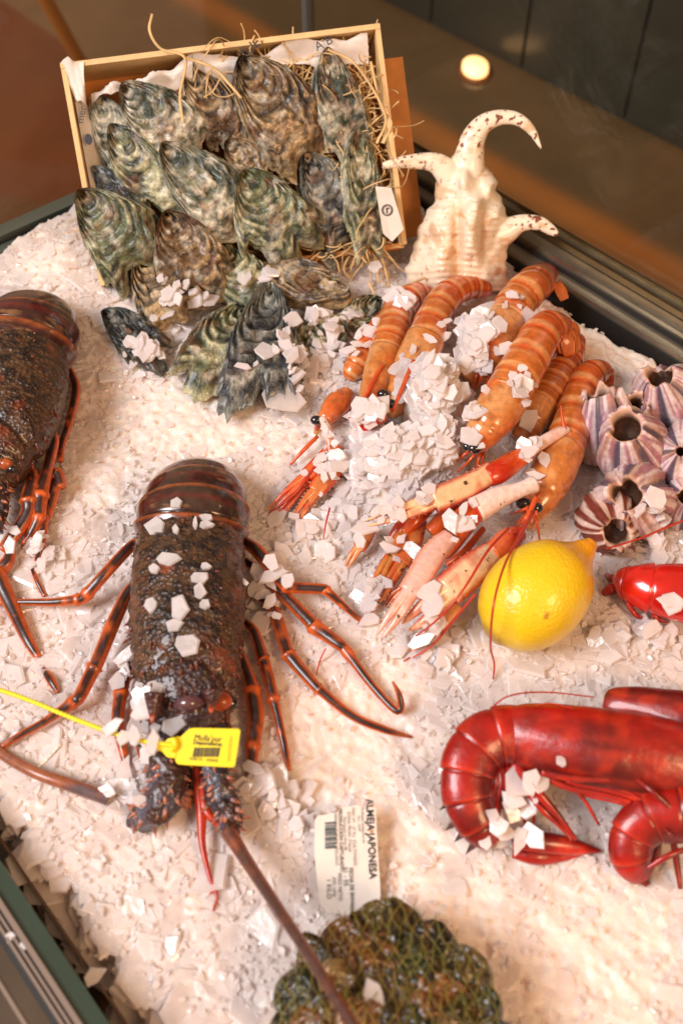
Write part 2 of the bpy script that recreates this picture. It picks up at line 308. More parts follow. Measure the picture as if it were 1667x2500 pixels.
# ------------------------------------------------------------ ice bed
na, nb = 330, 430
aa = np.linspace(aF+.003, aR-.002, na); bb = np.linspace(bL+.001, .62, nb)
ga, gb = np.meshgrid(aa, bb, indexing='ij'); X = ga*nR[0]+gb*e1[0]; Y = ga*nR[1]+gb*e1[1]
q = np.stack([X, Y, X*0], -1)
zz = H(X, Y) + .004*(fbm(q*70, 11, 3)-.5) + .0035*(vn(q*260, 12)-.5)
G = np.stack([X, Y, zz], -1).reshape(-1, 3); F = [[i*nb+j, i*nb+j+1, (i+1)*nb+j+1, (i+1)*nb+j][::-1] for i in range(na-1) for j in range(nb-1)]
bed = mk('ice_bed', G, F, M['bed']); tag(bed, kind='structure')
# ------------------------------------------------------------ crate of oysters
BLc = P(245, 703, .03); BRc = P(993, 600, .045); ce = nz(BRc-BLc)
bk = nz(np.cross(Z, ce)); cu = np.cross(ce, bk); tl = math.radians(49); cv = bk*math.cos(tl)+cu*math.sin(tl); cn = nz(np.cross(ce, cv)); 
CW = .284; CH = .194; CD = .052
cf = lambda u, v, d=0.: BLc+ce*u+cv*v+cn*d
cp = lambda px, py, d=0.: PP(px, py, BLc+cn*d, cn)
crate = empty('oyster_crate', cf(CW/2, 0, -CD), 'open shallow pale wooden crate tilted up on the ice full of oysters', 'crate')
tk = .0045
mk('side_board', *box(cf(0, CH-tk, -CD), ce*CW, cv*tk, cn*CD), M['wood'], crate, smooth=False)
mk('side_board', *box(cf(0, .002, -CD), ce*tk, cv*(CH-tk-.002), cn*(CD-.0008)), M['wood'], crate, smooth=False)
mk('side_board', *box(cf(CW-tk, .002, -CD), ce*tk, cv*(CH-tk-.002), cn*(CD-.0008)), M['wood'], crate, smooth=False)
mk('side_board', *box(cf(0.0005, 0, -CD), ce*(CW-.001), cv*tk, cn*(CD-.016)), M['wood2'], crate, smooth=False)
mk('base_board', *box(cf(.001, .001, -CD-.0045), ce*(CW-.002), cv*(CH-.002), cn*.004), M['wood2'], crate, smooth=False)
mk('lid', *box(cf(.03, .012, -CD-.012), ce*(CW-.003), cv*(CH-.028), cn*.005), M['wood2'], crate, smooth=False)
# lining paper: wavy sheets along the top and left boards
def sheet(uv, n=26, m=8, amp=.002, thick=.0004, seed=1):
    # uv: corners (u, v, d): p00 p10 p11 p01
    p = [np.array(k, float) for k in uv]; V = []
    for i in range(n+1):
        for j in range(m+1):
            s = i/n; t = j/m; q = (p[0]*(1-s)+p[1]*s)*(1-t)+(p[3]*(1-s)+p[2]*s)*t
            wv = amp*(2*fbm(A(s*5+seed*3, t*2, seed), seed, 3)-1)
            V.append(cf(q[0]+wv*.3, q[1]+wv*1.2, q[2]+wv*2))
    k = len(V); V = V+[v-cn*thick-cv*thick for v in V]; F = []
    for i in range(n):
        for j in range(m):
            a = i*(m+1)+j; F.append([a, a+1, a+m+2, a+m+1]); F.append([a+k, a+k+m+1, a+k+m+2, a+k+1])
    return np.array(V), F
mk('lining_paper', *merge([sheet([(.115, .187, -.008), (.272, .187, -.006), (.272, .166, -.016), (.115, .168, -.02)], amp=.006, seed=2),
    sheet([(.02, .170, -.018), (.115, .186, -.010), (.112, .172, -.016), (.02, .162, -.012)], amp=.006, seed=5),
    sheet([(.001, .196, .002), (.021, .1935, .003), (.016, .160, -.002), (.008, .163, -.001)], n=8, m=10, amp=.003, seed=9),
    sheet([(.006, .165, -.008), (.006, .025, -.010), (.018, .03, -.036), (.024, .165, -.036)], amp=.004, seed=4)])[:2], M['paper'], crate)
def text_mesh(txt, size, bold=False):
    cu_ = bpy.data.curves.new('t', 'FONT'); cu_.body = txt; cu_.size = size; cu_.align_x = 'CENTER'; cu_.align_y = 'CENTER'
    if bold: cu_.offset = size*.02
    o = bpy.data.objects.new('t', cu_); COL.objects.link(o); bpy.context.view_layer.update()
    me = bpy.data.meshes.new_from_object(o.evaluated_get(bpy.context.evaluated_depsgraph_get()))
    V = np.array([v.co[:] for v in me.vertices]); F = [list(p.vertices) for p in me.polygons]
    bpy.data.objects.remove(o); bpy.data.meshes.remove(me); return V, F
def put(name, txt, size, c, xd, yd, m, parent, sx=1, bold=False):
    V, F = text_mesh(txt, size, bold); xd = nz(xd); yd = nz(yd)
    return mk(name, c+np.outer(V[:, 0]*sx, xd)+np.outer(V[:, 1], yd), F, m, parent, smooth=False, solid=False)
def ring(c, r0, r1, x, y, n=28):
    V = [c+x*math.cos(t)*r+y*math.sin(t)*r for r in (r0, r1) for t in np.linspace(0, 2*math.pi, n, endpoint=False)]
    return np.array(V), [[i, (i+1) % n, n+(i+1) % n, n+i] for i in range(n)]
put('lettering', 'TUE.', .0125, cp(612, 118, .0005), ce*.8+cv*.55, cv*.9-ce*.5, M['ink'], crate)
put('lettering', 'A B', .011, cp(790, 106, .0005), ce*.85+cv*.3, cv*.9-ce*.3, M['ink'], crate)
V, F, _ = merge([ring(cp(217, 340, -.004), 0, .0048, ce*.7, cv)]); mk('emblem', V, F, M['ink'], crate, smooth=False, solid=False)
put('lettering', 'mer', .009, cp(200, 280, -.002), cv*.9+ce*.35, cv*.3-ce*.9, M['ink'], crate)
# ------------------------------------------------------------ oysters
PAL = {'white': (lin(226, 216, 190), lin(140, 140, 112), lin(56, 66, 52)), 'green': (lin(206, 202, 160), lin(104, 112, 72), lin(34, 46, 32)),
       'brown': (lin(196, 168, 122), lin(116, 86, 50), lin(40, 32, 22)), 'blue': (lin(150, 152, 140), lin(50, 60, 66), lin(18, 23, 27)), 'dark': (lin(96, 98, 88), lin(42, 48, 46), lin(16, 20, 22))}
def shellmesh(tip, end, wid, n, hgt, pal, seed, frill=.13, nring=8, blunt=.30):
    L_ = np.linalg.norm(end-tip); u = (end-tip)/L_; n = nz(n-u*np.dot(n, u)); s = np.cross(n, u)
    nt_, nr_ = 72, 26; th = np.linspace(0, 2*math.pi, nt_, endpoint=False)
    # teardrop outline
    ox = .5-.5*np.cos(th); wv = np.sign(np.sin(th))*np.abs(np.sin(th))**.8*((ox+.05)**blunt)*.54*wid
    ang = np.stack([np.cos(th)*2.2, np.sin(th)*2.2, th*0+seed*7.3], -1)
    k = 1+frill*(2*fbm(ang, seed, 3)-1)*1.3+frill*.5*(2*vn(ang*3.2, seed+5)-1); k = np.where(ox < .15, 1+(k-1)*ox/.15, k)
    bend = .10*wid*math.sin(seed*2.1)
    O = np.stack([ox*L_*k, wv*k+bend*np.sin(ox*math.pi), ox*0], -1)
    OS = np.stack([ox*L_, wv+bend*np.sin(ox*math.pi), ox*0], -1)
    allV = []; C = []
    for side in (1, -1):
        for i in range(nr_+1):
            r = i/nr_; k_ = r**4; q = (O*k_+OS*(1-k_))*r
            rn = np.stack([q[:, 0]/L_*5, q[:, 1]/L_*5, q[:, 0]*0+seed], -1)
            wob = fbm(rn*.55, seed+3, 2)
            sw = (r*nring+wob*1.5+.25*vn(rn*2.2, seed+6)) % 1.0
            base = (.40+1.0*r)*(1-r**3.2)**.8
            z = hgt*base*(1+.35*(fbm(rn*1.1, seed+9, 3)-.5)*2) + hgt*(.24+.10*frill/.13)*sw*(1-r**6)*(r > .02) + hgt*.16*(vn(rn*4, seed+2)-.5)*(1-r**6)
            z = z+.16*hgt*(2*vn(ang*1.2, seed+5)-1)*r**2
            p = tip+np.outer(q[:, 0], u)+np.outer(q[:, 1], s)+np.outer(z if side == 1 else -z*.45-.0006, n)
            allV.append(p)
            f1 = fbm(rn*1.2, seed+20, 4); f2 = fbm(rn*.6, seed+31, 3)
            cc = mix(pal[1]*.8, pal[2], sm(.44, .58, f1)); cc = mix(cc, pal[0], sm(.62, .9, sw)*sm(.32, .5, f2)*.9)
            cc = mix(cc, pal[0], sm(.55, .72, f2)*.6); cc = mix(cc, lin(120, 74, 40), sm(.58, .72, fbm(rn*1.6+9, seed+44, 3))*.55); cc = mix(cc, pal[2], sm(.28, .0, sw)*.7)
            cc = mix(cc, pal[0], np.full(nt_, float(sm(.94, .99, r)))*.85); wh = sm(.56, .66, fbm(rn*2.1+4, seed+52, 3)); cc = mix(cc, lin(230, 222, 198), wh*(.45 if pal is not PAL['blue'] and pal is not PAL['dark'] else .25) if frill > .05 else wh*0); C.append(cc)
    V = np.concatenate(allV); F = []; h = (nr_+1)*nt_
    for i in range(nr_):
        for j in range(nt_):
            k2 = (j+1) % nt_; f = [i*nt_+j, (i+1)*nt_+j, (i+1)*nt_+k2, i*nt_+k2]; F.append(f); F.append([x+h for x in f][::-1])
    for j in range(nt_): k2 = (j+1) % nt_; F.append([nr_*nt_+j, h+nr_*nt_+j, h+nr_*nt_+k2, nr_*nt_+k2])
    return V, F, np.concatenate(C)
OY = [ # tip px, end px, width px, offset, palette, tilt, label
 ((238, 232), (312, 425), 118, -.026, 'white', (-.2, .1), 'pale ribbed oyster in the upper left corner of the crate'),
 ((300, 222), (498, 352), 178, -.016, 'white', (0, .1), 'whitish round oyster below the curled lining paper, second from left in top row'),
 ((455, 180), (602, 372), 145, -.026, 'brown', (.1, 0), 'dark brown oyster in top row between the whitish one and the biggest one'),
 ((582, 158), (745, 400), 212, -.012, 'brown', (.1, .1), 'large broad oyster in top row with orange brown edge, below the printed letters'),
 ((790, 128), (880, 392), 140, -.016, 'white', (.2, 0), 'long grey oyster in the upper right of the crate among the wood wool'),
 ((862, 322), (902, 600), 112, -.008, 'green', (.2, 0), 'narrow green oyster standing along the right board above the paper label'),
 ((552, 350), (662, 452), 110, -.016, 'brown', (0, 0), 'small brown oyster at the centre of the crate'),
 ((280, 308), (448, 522), 150, -.014, 'green', (-.2, 0), 'dark green pointed oyster overlapping the left of the centre one'),
 ((398, 362), (602, 566), 178, -.001, 'white', (0, .1), 'long white and green oyster lying diagonally at the middle of the crate'),
 ((742, 384), (842, 600), 165, -.020, 'blue', (.1, 0), 'bluish brown oyster half hidden beside the narrow green one'),
 ((592, 425), (745, 618), 205, -.004, 'green', (0, .15), 'broad frilled green oyster in lower middle of the crate'),
 ((236, 405), (388, 590), 96, -.018, 'dark', (-.4, 0), 'thin dark oyster on edge behind the lower left ringed oyster'),
 ((203, 470), (352, 680), 192, -.001, 'green', (-.1, .1), 'ringed green oyster at the lower left corner hanging over the crate edge'),
 ((405, 524), (535, 712), 188, .004, 'brown', (0, .2), 'rough brown oyster tipping over the bottom edge of the crate'),
]
for k, (a, b, wd, off, pal, tlt, lab) in enumerate(OY):
    p0 = cp(*a, off); p1 = cp(*b, off+.002); L_ = np.linalg.norm(p1-p0)
    nn = nz(cn+ce*tlt[0]+cv*tlt[1]); wm = wd*mpp(p0)
    V, F, C = shellmesh(p0, p1, wm*1.06, nn, wm*.24, PAL[pal], k+1, frill=.22 if pal != 'white' else .16)
    tag(mk('oyster', V, F, M['oyster'], None, C), lab, 'oyster', 'oysters in the wooden crate')
OG = [
 ((360, 650), (430, 812), 165, .012, 'brown', 'brown green oyster on the ice under the lower left edge of the crate'),
 ((545, 628), (655, 735), 130, .022, 'green', 'small light green oyster on ice just below the rough brown one'),
 ((860, 735), (615, 662), 125, .026, 'brown', 'knobbly pale brown oyster lying sideways on ice below the crate'),
 ((262, 775), (392, 888), 105, .008, 'dark', 'black oyster half sunk in the ice, leftmost on the ice'),
 ((596, 778), (468, 955), 135, .012, 'green', 'green and cream oyster on ice left of the big dark blue one'),
 ((668, 740), (612, 1012), 175, .022, 'blue', 'big dark blue oyster standing out on the ice, in front of the others'),
 ((838, 800), (735, 858), 120, .010, 'green', 'yellowish green oyster on ice right of the big dark blue one'),
 ((924, 742), (838, 812), 84, .012, 'green', 'small green oyster tip on ice beside the langoustines'),
]
for k, (a, b, wd, off, pal, lab) in enumerate(OG):
    p0 = W(*a, off); p1 = W(*b, off*.7); nn = nz(A(.1*math.sin(k), -.35, .9)); wm = wd*mpp(p0)
    V, F, C = shellmesh(p0, p1, wm*1.1, nn, wm*.32, PAL[pal], k+31, frill=.24)
    tag(mk('oyster', V, F, M['oyster'], None, C), lab, 'oyster', 'oysters lying on the ice')
# paper label on the right board
pts = [cp(916, 455, .012), cp(955, 458, .012), cp(985, 560, .012), cp(957, 590, .012), cp(935, 570, .013)]
lb = empty('paper_label', pts[2], 'white paper label with round emblem hung over the right board of the crate', 'label')
mk('sheet', *slab(pts, cn, .0006), M['paper'], lb, smooth=False)
ec = cp(945, 513, .0125); mk('emblem', *merge([ring(ec, .0042, .0052, ce, cv), ring(ec, .0033, .0037, ce, cv), box(ec+ce*-.001-cv*.0025, ce*.0012, cv*.004, cn*.0001), box(ec+ce*-.001+cv*.0008, ce*.003, cv*.0012, cn*.0001)])[:2], M['ink'], lb, smooth=False, solid=False)
# wood wool
parts = []
def strand(p, d, L_, r, curl, seed):
    q = [p]; d = nz(d)
    r_ = np.random.default_rng(seed); ax = nz(r_.normal(size=3))
    for i in range(9):
        d = nz(d+np.cross(ax, d)*curl+r_.normal(size=3)*.12); q.append(q[-1]+d*L_/9)
    V, F, *_ = sweep(cr(q, 16), r, r*.35, n=5); return V, F
def clump(px0, py0, px1, py1, n, d0, d1, Lm=.05):
    for i in range(n):
        p = cp(rng.uniform(px0, px1), rng.uniform(py0, py1), rng.uniform(d0, d1)); a = rng.uniform(0, 6.28)
        parts.append(strand(p, ce*math.cos(a)+cv*math.sin(a)+cn*rng.normal()*.15, rng.uniform(.4, 1.2)*Lm, rng.uniform(.0004, .0009), rng.normal()*.3, int(rng.integers(1e9))))
clump(650, 130, 810, 240, 120, -.03, -.012, .035); clump(850, 150, 915, 400, 130, -.03, -.008, .035); clump(470, 130, 640, 180, 22, -.02, -.006); clump(700, 340, 880, 420, 30, -.03, -.022)
clump(620, 560, 900, 640, 45, -.035, -.02, .06); clump(760, 600, 960, 625, 35, -.02, -.006, .04); clump(540, 560, 640, 640, 18, -.04, -.03)
clump(915, 300, 950, 480, 18, -.01, .0, .05); clump(250, 400, 900, 560, 60, -.048, -.04, .06)
for pts in ([(372, 34), (366, 75), (392, 118), (452, 142), (440, 230), (447, 300)], [(450, 140), (520, 165), (560, 205), (590, 240)], [(905, 150), (930, 260), (955, 300), (935, 350)], [(800, 120), (870, 160), (940, 280), (920, 350)]):
    V, F, *_ = sweep(cr([cp(x, y, .006+.004*i) for i, (x, y) in enumerate(pts)], 40), .0013, .0005, n=6); parts.append((V, F))
for pts in ([(905, 590), (915, 640), (925, 690)], [(915, 585), (935, 640), (950, 700)], [(900, 690), (915, 720), (922, 735)], [(870, 600), (840, 650), (850, 680)], [(965, 705), (1010, 690), (1060, 668)]):
    V, F, *_ = sweep(cr([W(x, y, .03-.008*i) for i, (x, y) in enumerate(pts)], 20), .0011, .0004, n=6); parts.append((V, F))
tag(mk('wood_wool', *merge(parts)[:2], M['straw']), kind='stuff')
# ------------------------------------------------------------ conch
ca = W(1110, 700, .0); cnn = nz(A(-.05, -.80, .60)); q_ = lambda x, y, d=0.: PP(x, y, ca+cnn*d, cnn); mp = mpp(q_(1120, 550))
conch = empty('spider_conch', ca, 'cream spider conch shell with long curved brown spotted horns standing on the ice', 'seashell')
rows = [(712, 1012, 1240), (690, 998, 1240), (672, 990, 1238), (655, 989, 1236), (630, 1002, 1236), (600, 1008, 1240), (575, 1018, 1240), (552, 1020, 1244), (540, 1034, 1240), (515, 1040, 1234), (500, 1056, 1228), (482, 1062, 1224), (465, 1060, 1210), (445, 1064, 1214), (430, 1068, 1206), (412, 1082, 1192), (396, 1094, 1178), (380, 1104, 1172), (360, 1122, 1168)]
rows = cr(rows, 150); V = []; n = 110; cream = lin(246, 232, 206); brn = lin(120, 48, 16); tan = lin(206, 148, 84)
g2 = lambda px, y, x0, y0, a, b: math.exp(-((px-x0)/a)**2-((y-y0)/b)**2)
for i, (y, xl, xr) in enumerate(rows):
    cx = (xl+xr)/2; hw = (xr-xl)/2
    for j in range(n):
        t = 2*math.pi*j/n; px = cx+hw*math.cos(t)*(1+.018*math.sin(y*.21+2)); st = math.sin(t); dd = st*hw*mp*(.58 if st > 0 else .3)
        if st > 0: dd += .016*g2(px, y, 1150, 570, 34, 90)+.012*g2(px, y, 1078, 600, 36, 90)-.010*g2(px, y, 1116, 590, 12, 100)+.013*g2(px, y, 1196, 462, 17, 18)+.011*g2(px, y, 1128, 440, 22, 40)+.012*g2(px, y, 1168, 498, 20, 20)+.009*g2(px, y, 1215, 520, 16, 22)-.006*g2(px, y, 1178, 560, 10, 70)+.0008*math.sin(y*.42+math.sin(px*.03)*1.5)*(1 if y > 480 else .2)+.010*(float(fbm(A(px/36, y/40, 9), 33, 3))-.5)
        V.append(q_(px, y, dd))
F = [[i*n+j, i*n+(j+1) % n, (i+1)*n+(j+1) % n, (i+1)*n+j] for i in range(len(rows)-1) for j in range(n)]+[list(range(n))[::-1], [(len(rows)-1)*n+j for j in range(n)]]
cparts = [(np.array(V), F)]
def horn(pts, rs, ds):
    q = np.array([list(q_(x, y, d))+[r*mp] for (x, y), r, d in zip(pts, rs, ds)]); q = cr(q, 70)
    V, F, s, th = sweep(q[:, :3], q[:, 3], q[:, 3]*.8, up=cnn, n=24); cparts.append((V, F))
horn([(1136, 450), (1142, 400), (1147, 370), (1156, 335), (1180, 303), (1220, 287), (1262, 291), (1296, 318), (1322, 366)], [46, 40, 34, 29, 23, 18, 15, 11, 3], [.002, .005, .008, .010, .012, .014, .016, .018, .02])
horn([(1120, 462), (1084, 414), (1050, 395), (985, 396), (932, 405)], [40, 30, 22, 15, 8], [.004, .008, .010, .012, .014])
horn([(1190, 585), (1234, 564), (1272, 545), (1315, 545), (1345, 562), (1360, 574)], [44, 32, 21, 17, 13, 7], [.004, .006, .008, .012, .014, .016])
Vc, Fc, _ = merge(cparts)
o = mk('shell', Vc, Fc, M['shell'], None, None, loc=(0, 0, 0), solid=False)
rm = o.modifiers.new('r', 'REMESH'); rm.mode = 'VOXEL'; rm.voxel_size = .0011; so = o.modifiers.new('s', 'SMOOTH'); so.iterations = 6
bpy.context.view_layer.update(); me = bpy.data.meshes.new_from_object(o.evaluated_get(bpy.context.evaluated_depsgraph_get()))
Vc = np.array([v.co[:] for v in me.vertices]); Fc = [list(p.vertices) for p in me.polygons]; bpy.data.objects.remove(o); bpy.data.meshes.remove(me)
px_, py_ = (lambda q: (833.5+(q@RT)/(q@FW)*FPX, 1250-(q@UP)/(q@FW)*FPX))(Vc-CAM); zc = px_*0
qq = Vc*1.0; fA = fbm(qq*330, 61, 3); fB = fbm(qq*np.array([60, 60, 160]), 62, 3); hornw = np.clip(sm(405, 350, py_)+sm(1075, 1020, px_)*(py_ < 430)+sm(1235, 1262, px_), 0, 1)
c = mix(cream, tan, sm(.52, .72, fB)*.6+.30*sm(630, 700, py_)+.45*np.exp(-((px_-1118)/16)**2)*sm(480, 520, py_)); c = mix(c, tan*.8, np.exp(-((px_-1180)/14)**2-((py_-560)/60)**2)*.6)
c = mix(c, brn, sm(.62, .66, fA)*hornw*.95); c = mix(c, lin(176, 104, 50), sm(.74, .78, fA)*(1-hornw)*.7)
bpy.data.objects.remove(conch); conch = tag(mk('spider_conch', Vc, Fc, M['shell'], None, c), 'cream spider conch shell with long curved brown spotted horns standing on the ice', 'seashell')
# ------------------------------------------------------------ spiny lobsters
DK = lin(50, 30, 22); DK2 = lin(30, 20, 17); ORG = lin(196, 84, 30); MAR = lin(64, 22, 20); SLATE = lin(66, 68, 80)
def spines_on(V, n, smin, smax, fwd, seed, sel, outc, bend=.6):
    r_ = np.random.default_rng(seed); idx = np.array(sel); ctr = V.mean(0); out = []
    for i in r_.choice(idx, n):
        nrm = nz(V[i]-ctr); d = nz(nrm+np.asarray(fwd)*bend); h = r_.uniform(smin, smax)
        cv_, cf_ = cone(V[i]-d*h*.1, d, h*.26, h); out.append((cv_, cf_, mix(outc, ORG*1.1, np.array([.05]*5+[.5]))))
    return out
def lobster_body(root, spine, hw, seed, tailpts, tseg=7):
    p, r = pxpath([(*s, w_) for s, w_ in zip(spine, hw)], 110)
    V, F, s, th = sweep(p, r, r*.72, n=64, up=(0, -.25, 1))
    q = V*1.0; nse = fbm(q*60, seed, 4); big = fbm(q*22, seed+3, 3)
    # cervical groove and bumps in geometry
    ctr = np.repeat(p, 64, 0); dirn = (V-ctr); dirn /= np.linalg.norm(dirn, axis=1)[:, None]+1e-9
    vb = vn(q*330, seed+7); V = V+dirn*((vb-.45)*.0032*(.6+s))[:, None]
    groove = np.exp(-((s-.62-.10*np.cos(th)**2)/.022)**2); V = V-dirn*(groove*.0035)[:, None]
    c = mix(lin(88, 62, 38), DK2, sm(.35, .62, vb)); c = mix(c, ORG*.7, sm(.62, .75, nse)*(.25+.5*s)); c = mix(c, lin(62, 40, 48), sm(.5, .7, big)*sm(.5, .85, s)*.8); c = mix(c, lin(120, 78, 40), (sm(.5, .9, np.abs(np.cos(th))))*.25)
    top = np.where((np.sin(th) > .0) & (s > .03) & (s < .97))[0]; fw_ = nz(p[-1]-p[0])
    parts = [(V, F, c)]
    parts += spines_on(V, 300, .0012, .0028, fw_, seed, top, DK); parts += spines_on(V, 60, .0035, .0075, fw_, seed+1, top[s[top] > .55], DK, 1.2)
    for ctr_ in (.95, 1.57, 2.2):
        rw = np.where((np.abs(th-ctr_) < .08) & (s > .12) & (s < .95))[0]; parts += spines_on(V, 16, .0035, .006, fw_, seed+5, rw, DK2, 1.0)
    edge = np.where((np.abs(np.cos(th)) > .93) & (s > .35) & (s < .98))[0]; parts += spines_on(V, 26, .005, .009, fw_, seed+2, edge, DK, 1.0)
    V_, F_, C_ = merge(parts); mk('carapace', V_, F_, M['lob'], root, C_)
    # tail
    p, r = pxpath(tailpts, 160)
    sN = np.linspace(0, 1, 160); seg = (sN*tseg) % 1; rr_ = r*(1+.10*seg-.06*np.exp(-(seg/.06)**2))
    V, F, s, th = sweep(p, rr_, rr_*.74, n=64, up=np.array([nz(A(0, -.25, 1)+A(0, 1.2, 0)*max(0, x-.35)) for x in sN]))
    sg = (s*tseg) % 1; f = fbm(V*50, seed+20, 3)
    c = mix(MAR, lin(60, 46, 34), sm(.4, .65, f)); c = mix(c, lin(150, 78, 36), sm(.80, .93, sg)*sm(1.0, .95, sg)*.9); c = mix(c, lin(120, 40, 34), sm(.3, .6, sg)*sm(.7, .5, sg)*.5); c = mix(c, DK2*.5, np.exp(-(sg/.08)**2)); c = mix(c, lin(150, 110, 70), sm(.66, .75, fbm(V*np.array([90, 200, 90]), seed+31, 3))*.6)
    mk('tail', V, F, M['tail'], root, c)
def leg(root, pts, joints=(), seed=0, n=46, name='leg'):
    p, r = pxpath(pts, n); s_ = np.linspace(0, 1, n)
    jn = sum(np.exp(-((s_-j)/.018)**2) for j in joints) if joints else s_*0
    r = 1.04*r*(1+.30*jn); V, F, s, th = sweep(p, r, r*.85, n=16); js = np.repeat(jn, 16)
    seg = np.searchsorted(np.array(list(joints)+[2.]), s)
    # dark panel on the upper face of each segment, orange rims
    panel = sm(.62, .85, np.sin(th*1.0))*(1-np.clip(js*1.4, 0, 1))
    f = fbm(V*120, seed+3, 3)
    c = mix(lin(214, 98, 36), lin(52, 26, 20), panel*sm(.32, .5, f+.12)); c = mix(c, lin(64, 56, 62), sm(.9, .98, np.sin(th))*sm(.5, .62, f)*.8); c = mix(c, lin(206, 100, 40), sm(.90, 1, s)*.8)
    mk(name, V, F, M['leg'], root, c)
lob = empty('spiny_lobster', W(460, 1500, 0), 'large dark spiny lobster with spread orange edged legs at centre left', 'lobster')
lobster_body(lob, [(462, 1290, .034), (462, 1340, .036), (460, 1430, .037), (458, 1520, .037), (456, 1610, .035), (454, 1690, .032), (452, 1748, .026), (450, 1775, .018)], [124, 132, 139, 138, 130, 118, 100, 60], 51,
    [(462, 1335, .030, 122), (468, 1285, .036, 130), (474, 1238, .036, 123), (477, 1206, .029, 108), (479, 1184, .019, 88), (480, 1172, .006, 66), (480, 1172, -.010, 44)])
E_ = [
 ([(345, 1322, .022, 10), (325, 1330, .022, 13), (290, 1365, .026, 14), (245, 1415, .024, 14), (206, 1458, .017, 14), (190, 1464, .016, 13), (130, 1470, .012, 10), (60, 1470, .009, 8), (-20, 1471, .006, 7)], (.47, .62)),
 ([(340, 1430, .018, 10), (316, 1442, .020, 14), (278, 1520, .022, 17), (240, 1612, .018, 17), (228, 1635, .016, 17), (195, 1700, .014, 16), (175, 1718, .012, 14), (110, 1762, .009, 10), (50, 1795, .007, 9), (2, 1826, .004, 7)], (.42, .66)),
 ([(345, 1560, .014, 10), (328, 1600, .015, 13), (308, 1650, .014, 14), (296, 1692, .012, 16), (288, 1760, .010, 15), (296, 1810, .008, 12), (312, 1880, .003, 8)], (.5,)),
 ([(350, 1690, .012, 10), (334, 1740, .011, 14), (338, 1790, .010, 14), (352, 1850, .008, 12), (362, 1898, .002, 8)], (.45,)),
 ([(590, 1318, .020, 12), (625, 1342, .024, 16), (662, 1385, .024, 16), (698, 1428, .021, 17), (712, 1434, .020, 14), (786, 1438, .018, 13), (800, 1445, .017, 11), (845, 1485, .010, 8), (888, 1522, .003, 6)], (.42, .72)),
 ([(600, 1370, .010, 10), (640, 1400, .012, 13), (690, 1450, .014, 15), (755, 1515, .013, 16), (768, 1530, .012, 17), (828, 1573, .011, 15), (845, 1590, .010, 12), (905, 1670, .008, 10), (962, 1732, .008, 9), (978, 1728, .009, 9), (974, 1695, .014, 7), (958, 1664, .018, 3)], (.36, .55)),
 ([(600, 1440, .008, 8), (650, 1470, .010, 11), (672, 1500, .011, 15), (700, 1585, .011, 15), (712, 1608, .011, 16), (770, 1675, .010, 13), (785, 1688, .009, 12), (860, 1748, .006, 10), (940, 1782, .003, 9), (1006, 1800, .001, 3)], (.40, .62)),
 ([(600, 1520, .010, 10), (622, 1545, .012, 12), (640, 1605, .012, 14), (646, 1620, .012, 14), (664, 1690, .010, 14), (676, 1740, .008, 11), (694, 1820, .005, 9), (704, 1882, .001, 7)], (.36, .62)),
 ([(588, 1600, .012, 10), (604, 1640, .013, 13), (616, 1690, .012, 18), (624, 1750, .010, 20), (618, 1810, .008, 17), (614, 1870, .005, 13), (610, 1932, .001, 8)], (.32, .7)),
]
for k, (pts, jn) in enumerate(E_): leg(lob, pts, jn, k)
def spiny_arm(root, pts, seed, name='antenna_base', pal=lin(84, 86, 100)):
    p, r = pxpath(pts, 50); V, F, s, th = sweep(p, r, r*.85, n=28); f = fbm(V*90, seed, 3)
    dr = V-np.repeat(p, 28, 0); dr /= np.linalg.norm(dr, axis=1)[:, None]; V = V+dr*((f-.5)*.011)[:, None]
    c = mix(pal, lin(64, 36, 24), sm(.42, .6, f)); c = mix(c, lin(24, 20, 24), sm(.55, .7, fbm(V*160, seed+4, 2))*.7)
    parts = [(V, F, c)]; idx = np.where((np.sin(th) > -.2) & (s > .05) & (s < .97))[0]; fwd = nz(p[-1]-p[0])
    r_ = np.random.default_rng(seed)
    for i in r_.choice(idx, 64):
        d = nz(dr[i]+fwd*.6); h = r_.uniform(.002, .0085)**1.0; a_, b_ = cone(V[i]-d*h*.15, d, h*.28, h); parts.append((a_, b_, mix(pal, lin(226, 130, 72), np.array([.1]*5+[1.]))))
    V_, F_, C_ = merge(parts); mk(name, V_, F_, M['lob'], root, C_)
spiny_arm(lob, [(398, 1750, .024, 34), (402, 1800, .024, 36), (404, 1870, .024, 42), (402, 1935, .022, 46), (385, 1975, .016, 46), (345, 1995, .008, 32), (318, 2000, .003, 14)], 71)
spiny_arm(lob, [(400, 1890, .014, 30), (440, 1930, .012, 30), (462, 1958, .006, 12)], 75)
spiny_arm(lob, [(522, 1750, .024, 36), (524, 1800, .024, 36), (528, 1880, .024, 36), (540, 1945, .022, 34), (556, 2000, .018, 28), (566, 2050, .014, 18)], 72)
spiny_arm(lob, [(430, 1750, .018, 50), (455, 1800, .014, 52), (462, 1860, .010, 40), (462, 1930, .004, 20)], 73, 'mouthparts', lin(60, 38, 26))
def flag(root, pts, seed, name='antenna', c0=lin(150, 74, 34), c1=lin(74, 56, 52), ring_=True, n=90):
    p, r = pxpath(pts, n); r = r*(1+(.05*(np.arange(n) % 2) if ring_ else 0)); V, F, s, th = sweep(p, r, n=14); f = fbm(V*40, seed, 3)
    c = mix(c0, c1, sm(.3, .75, np.sin(th))*.9); c = mix(c, c0, sm(.5, .7, f)*.7); mk(name, V, F, M['leg'], root, c)
flag(lob, [(558, 2030, .020, 19), (600, 2098, .026, 16), (660, 2190, .040, 15), (740, 2310, .062, 14.5), (800, 2405, .075, 14), (880, 2530, .085, 14)], 3)
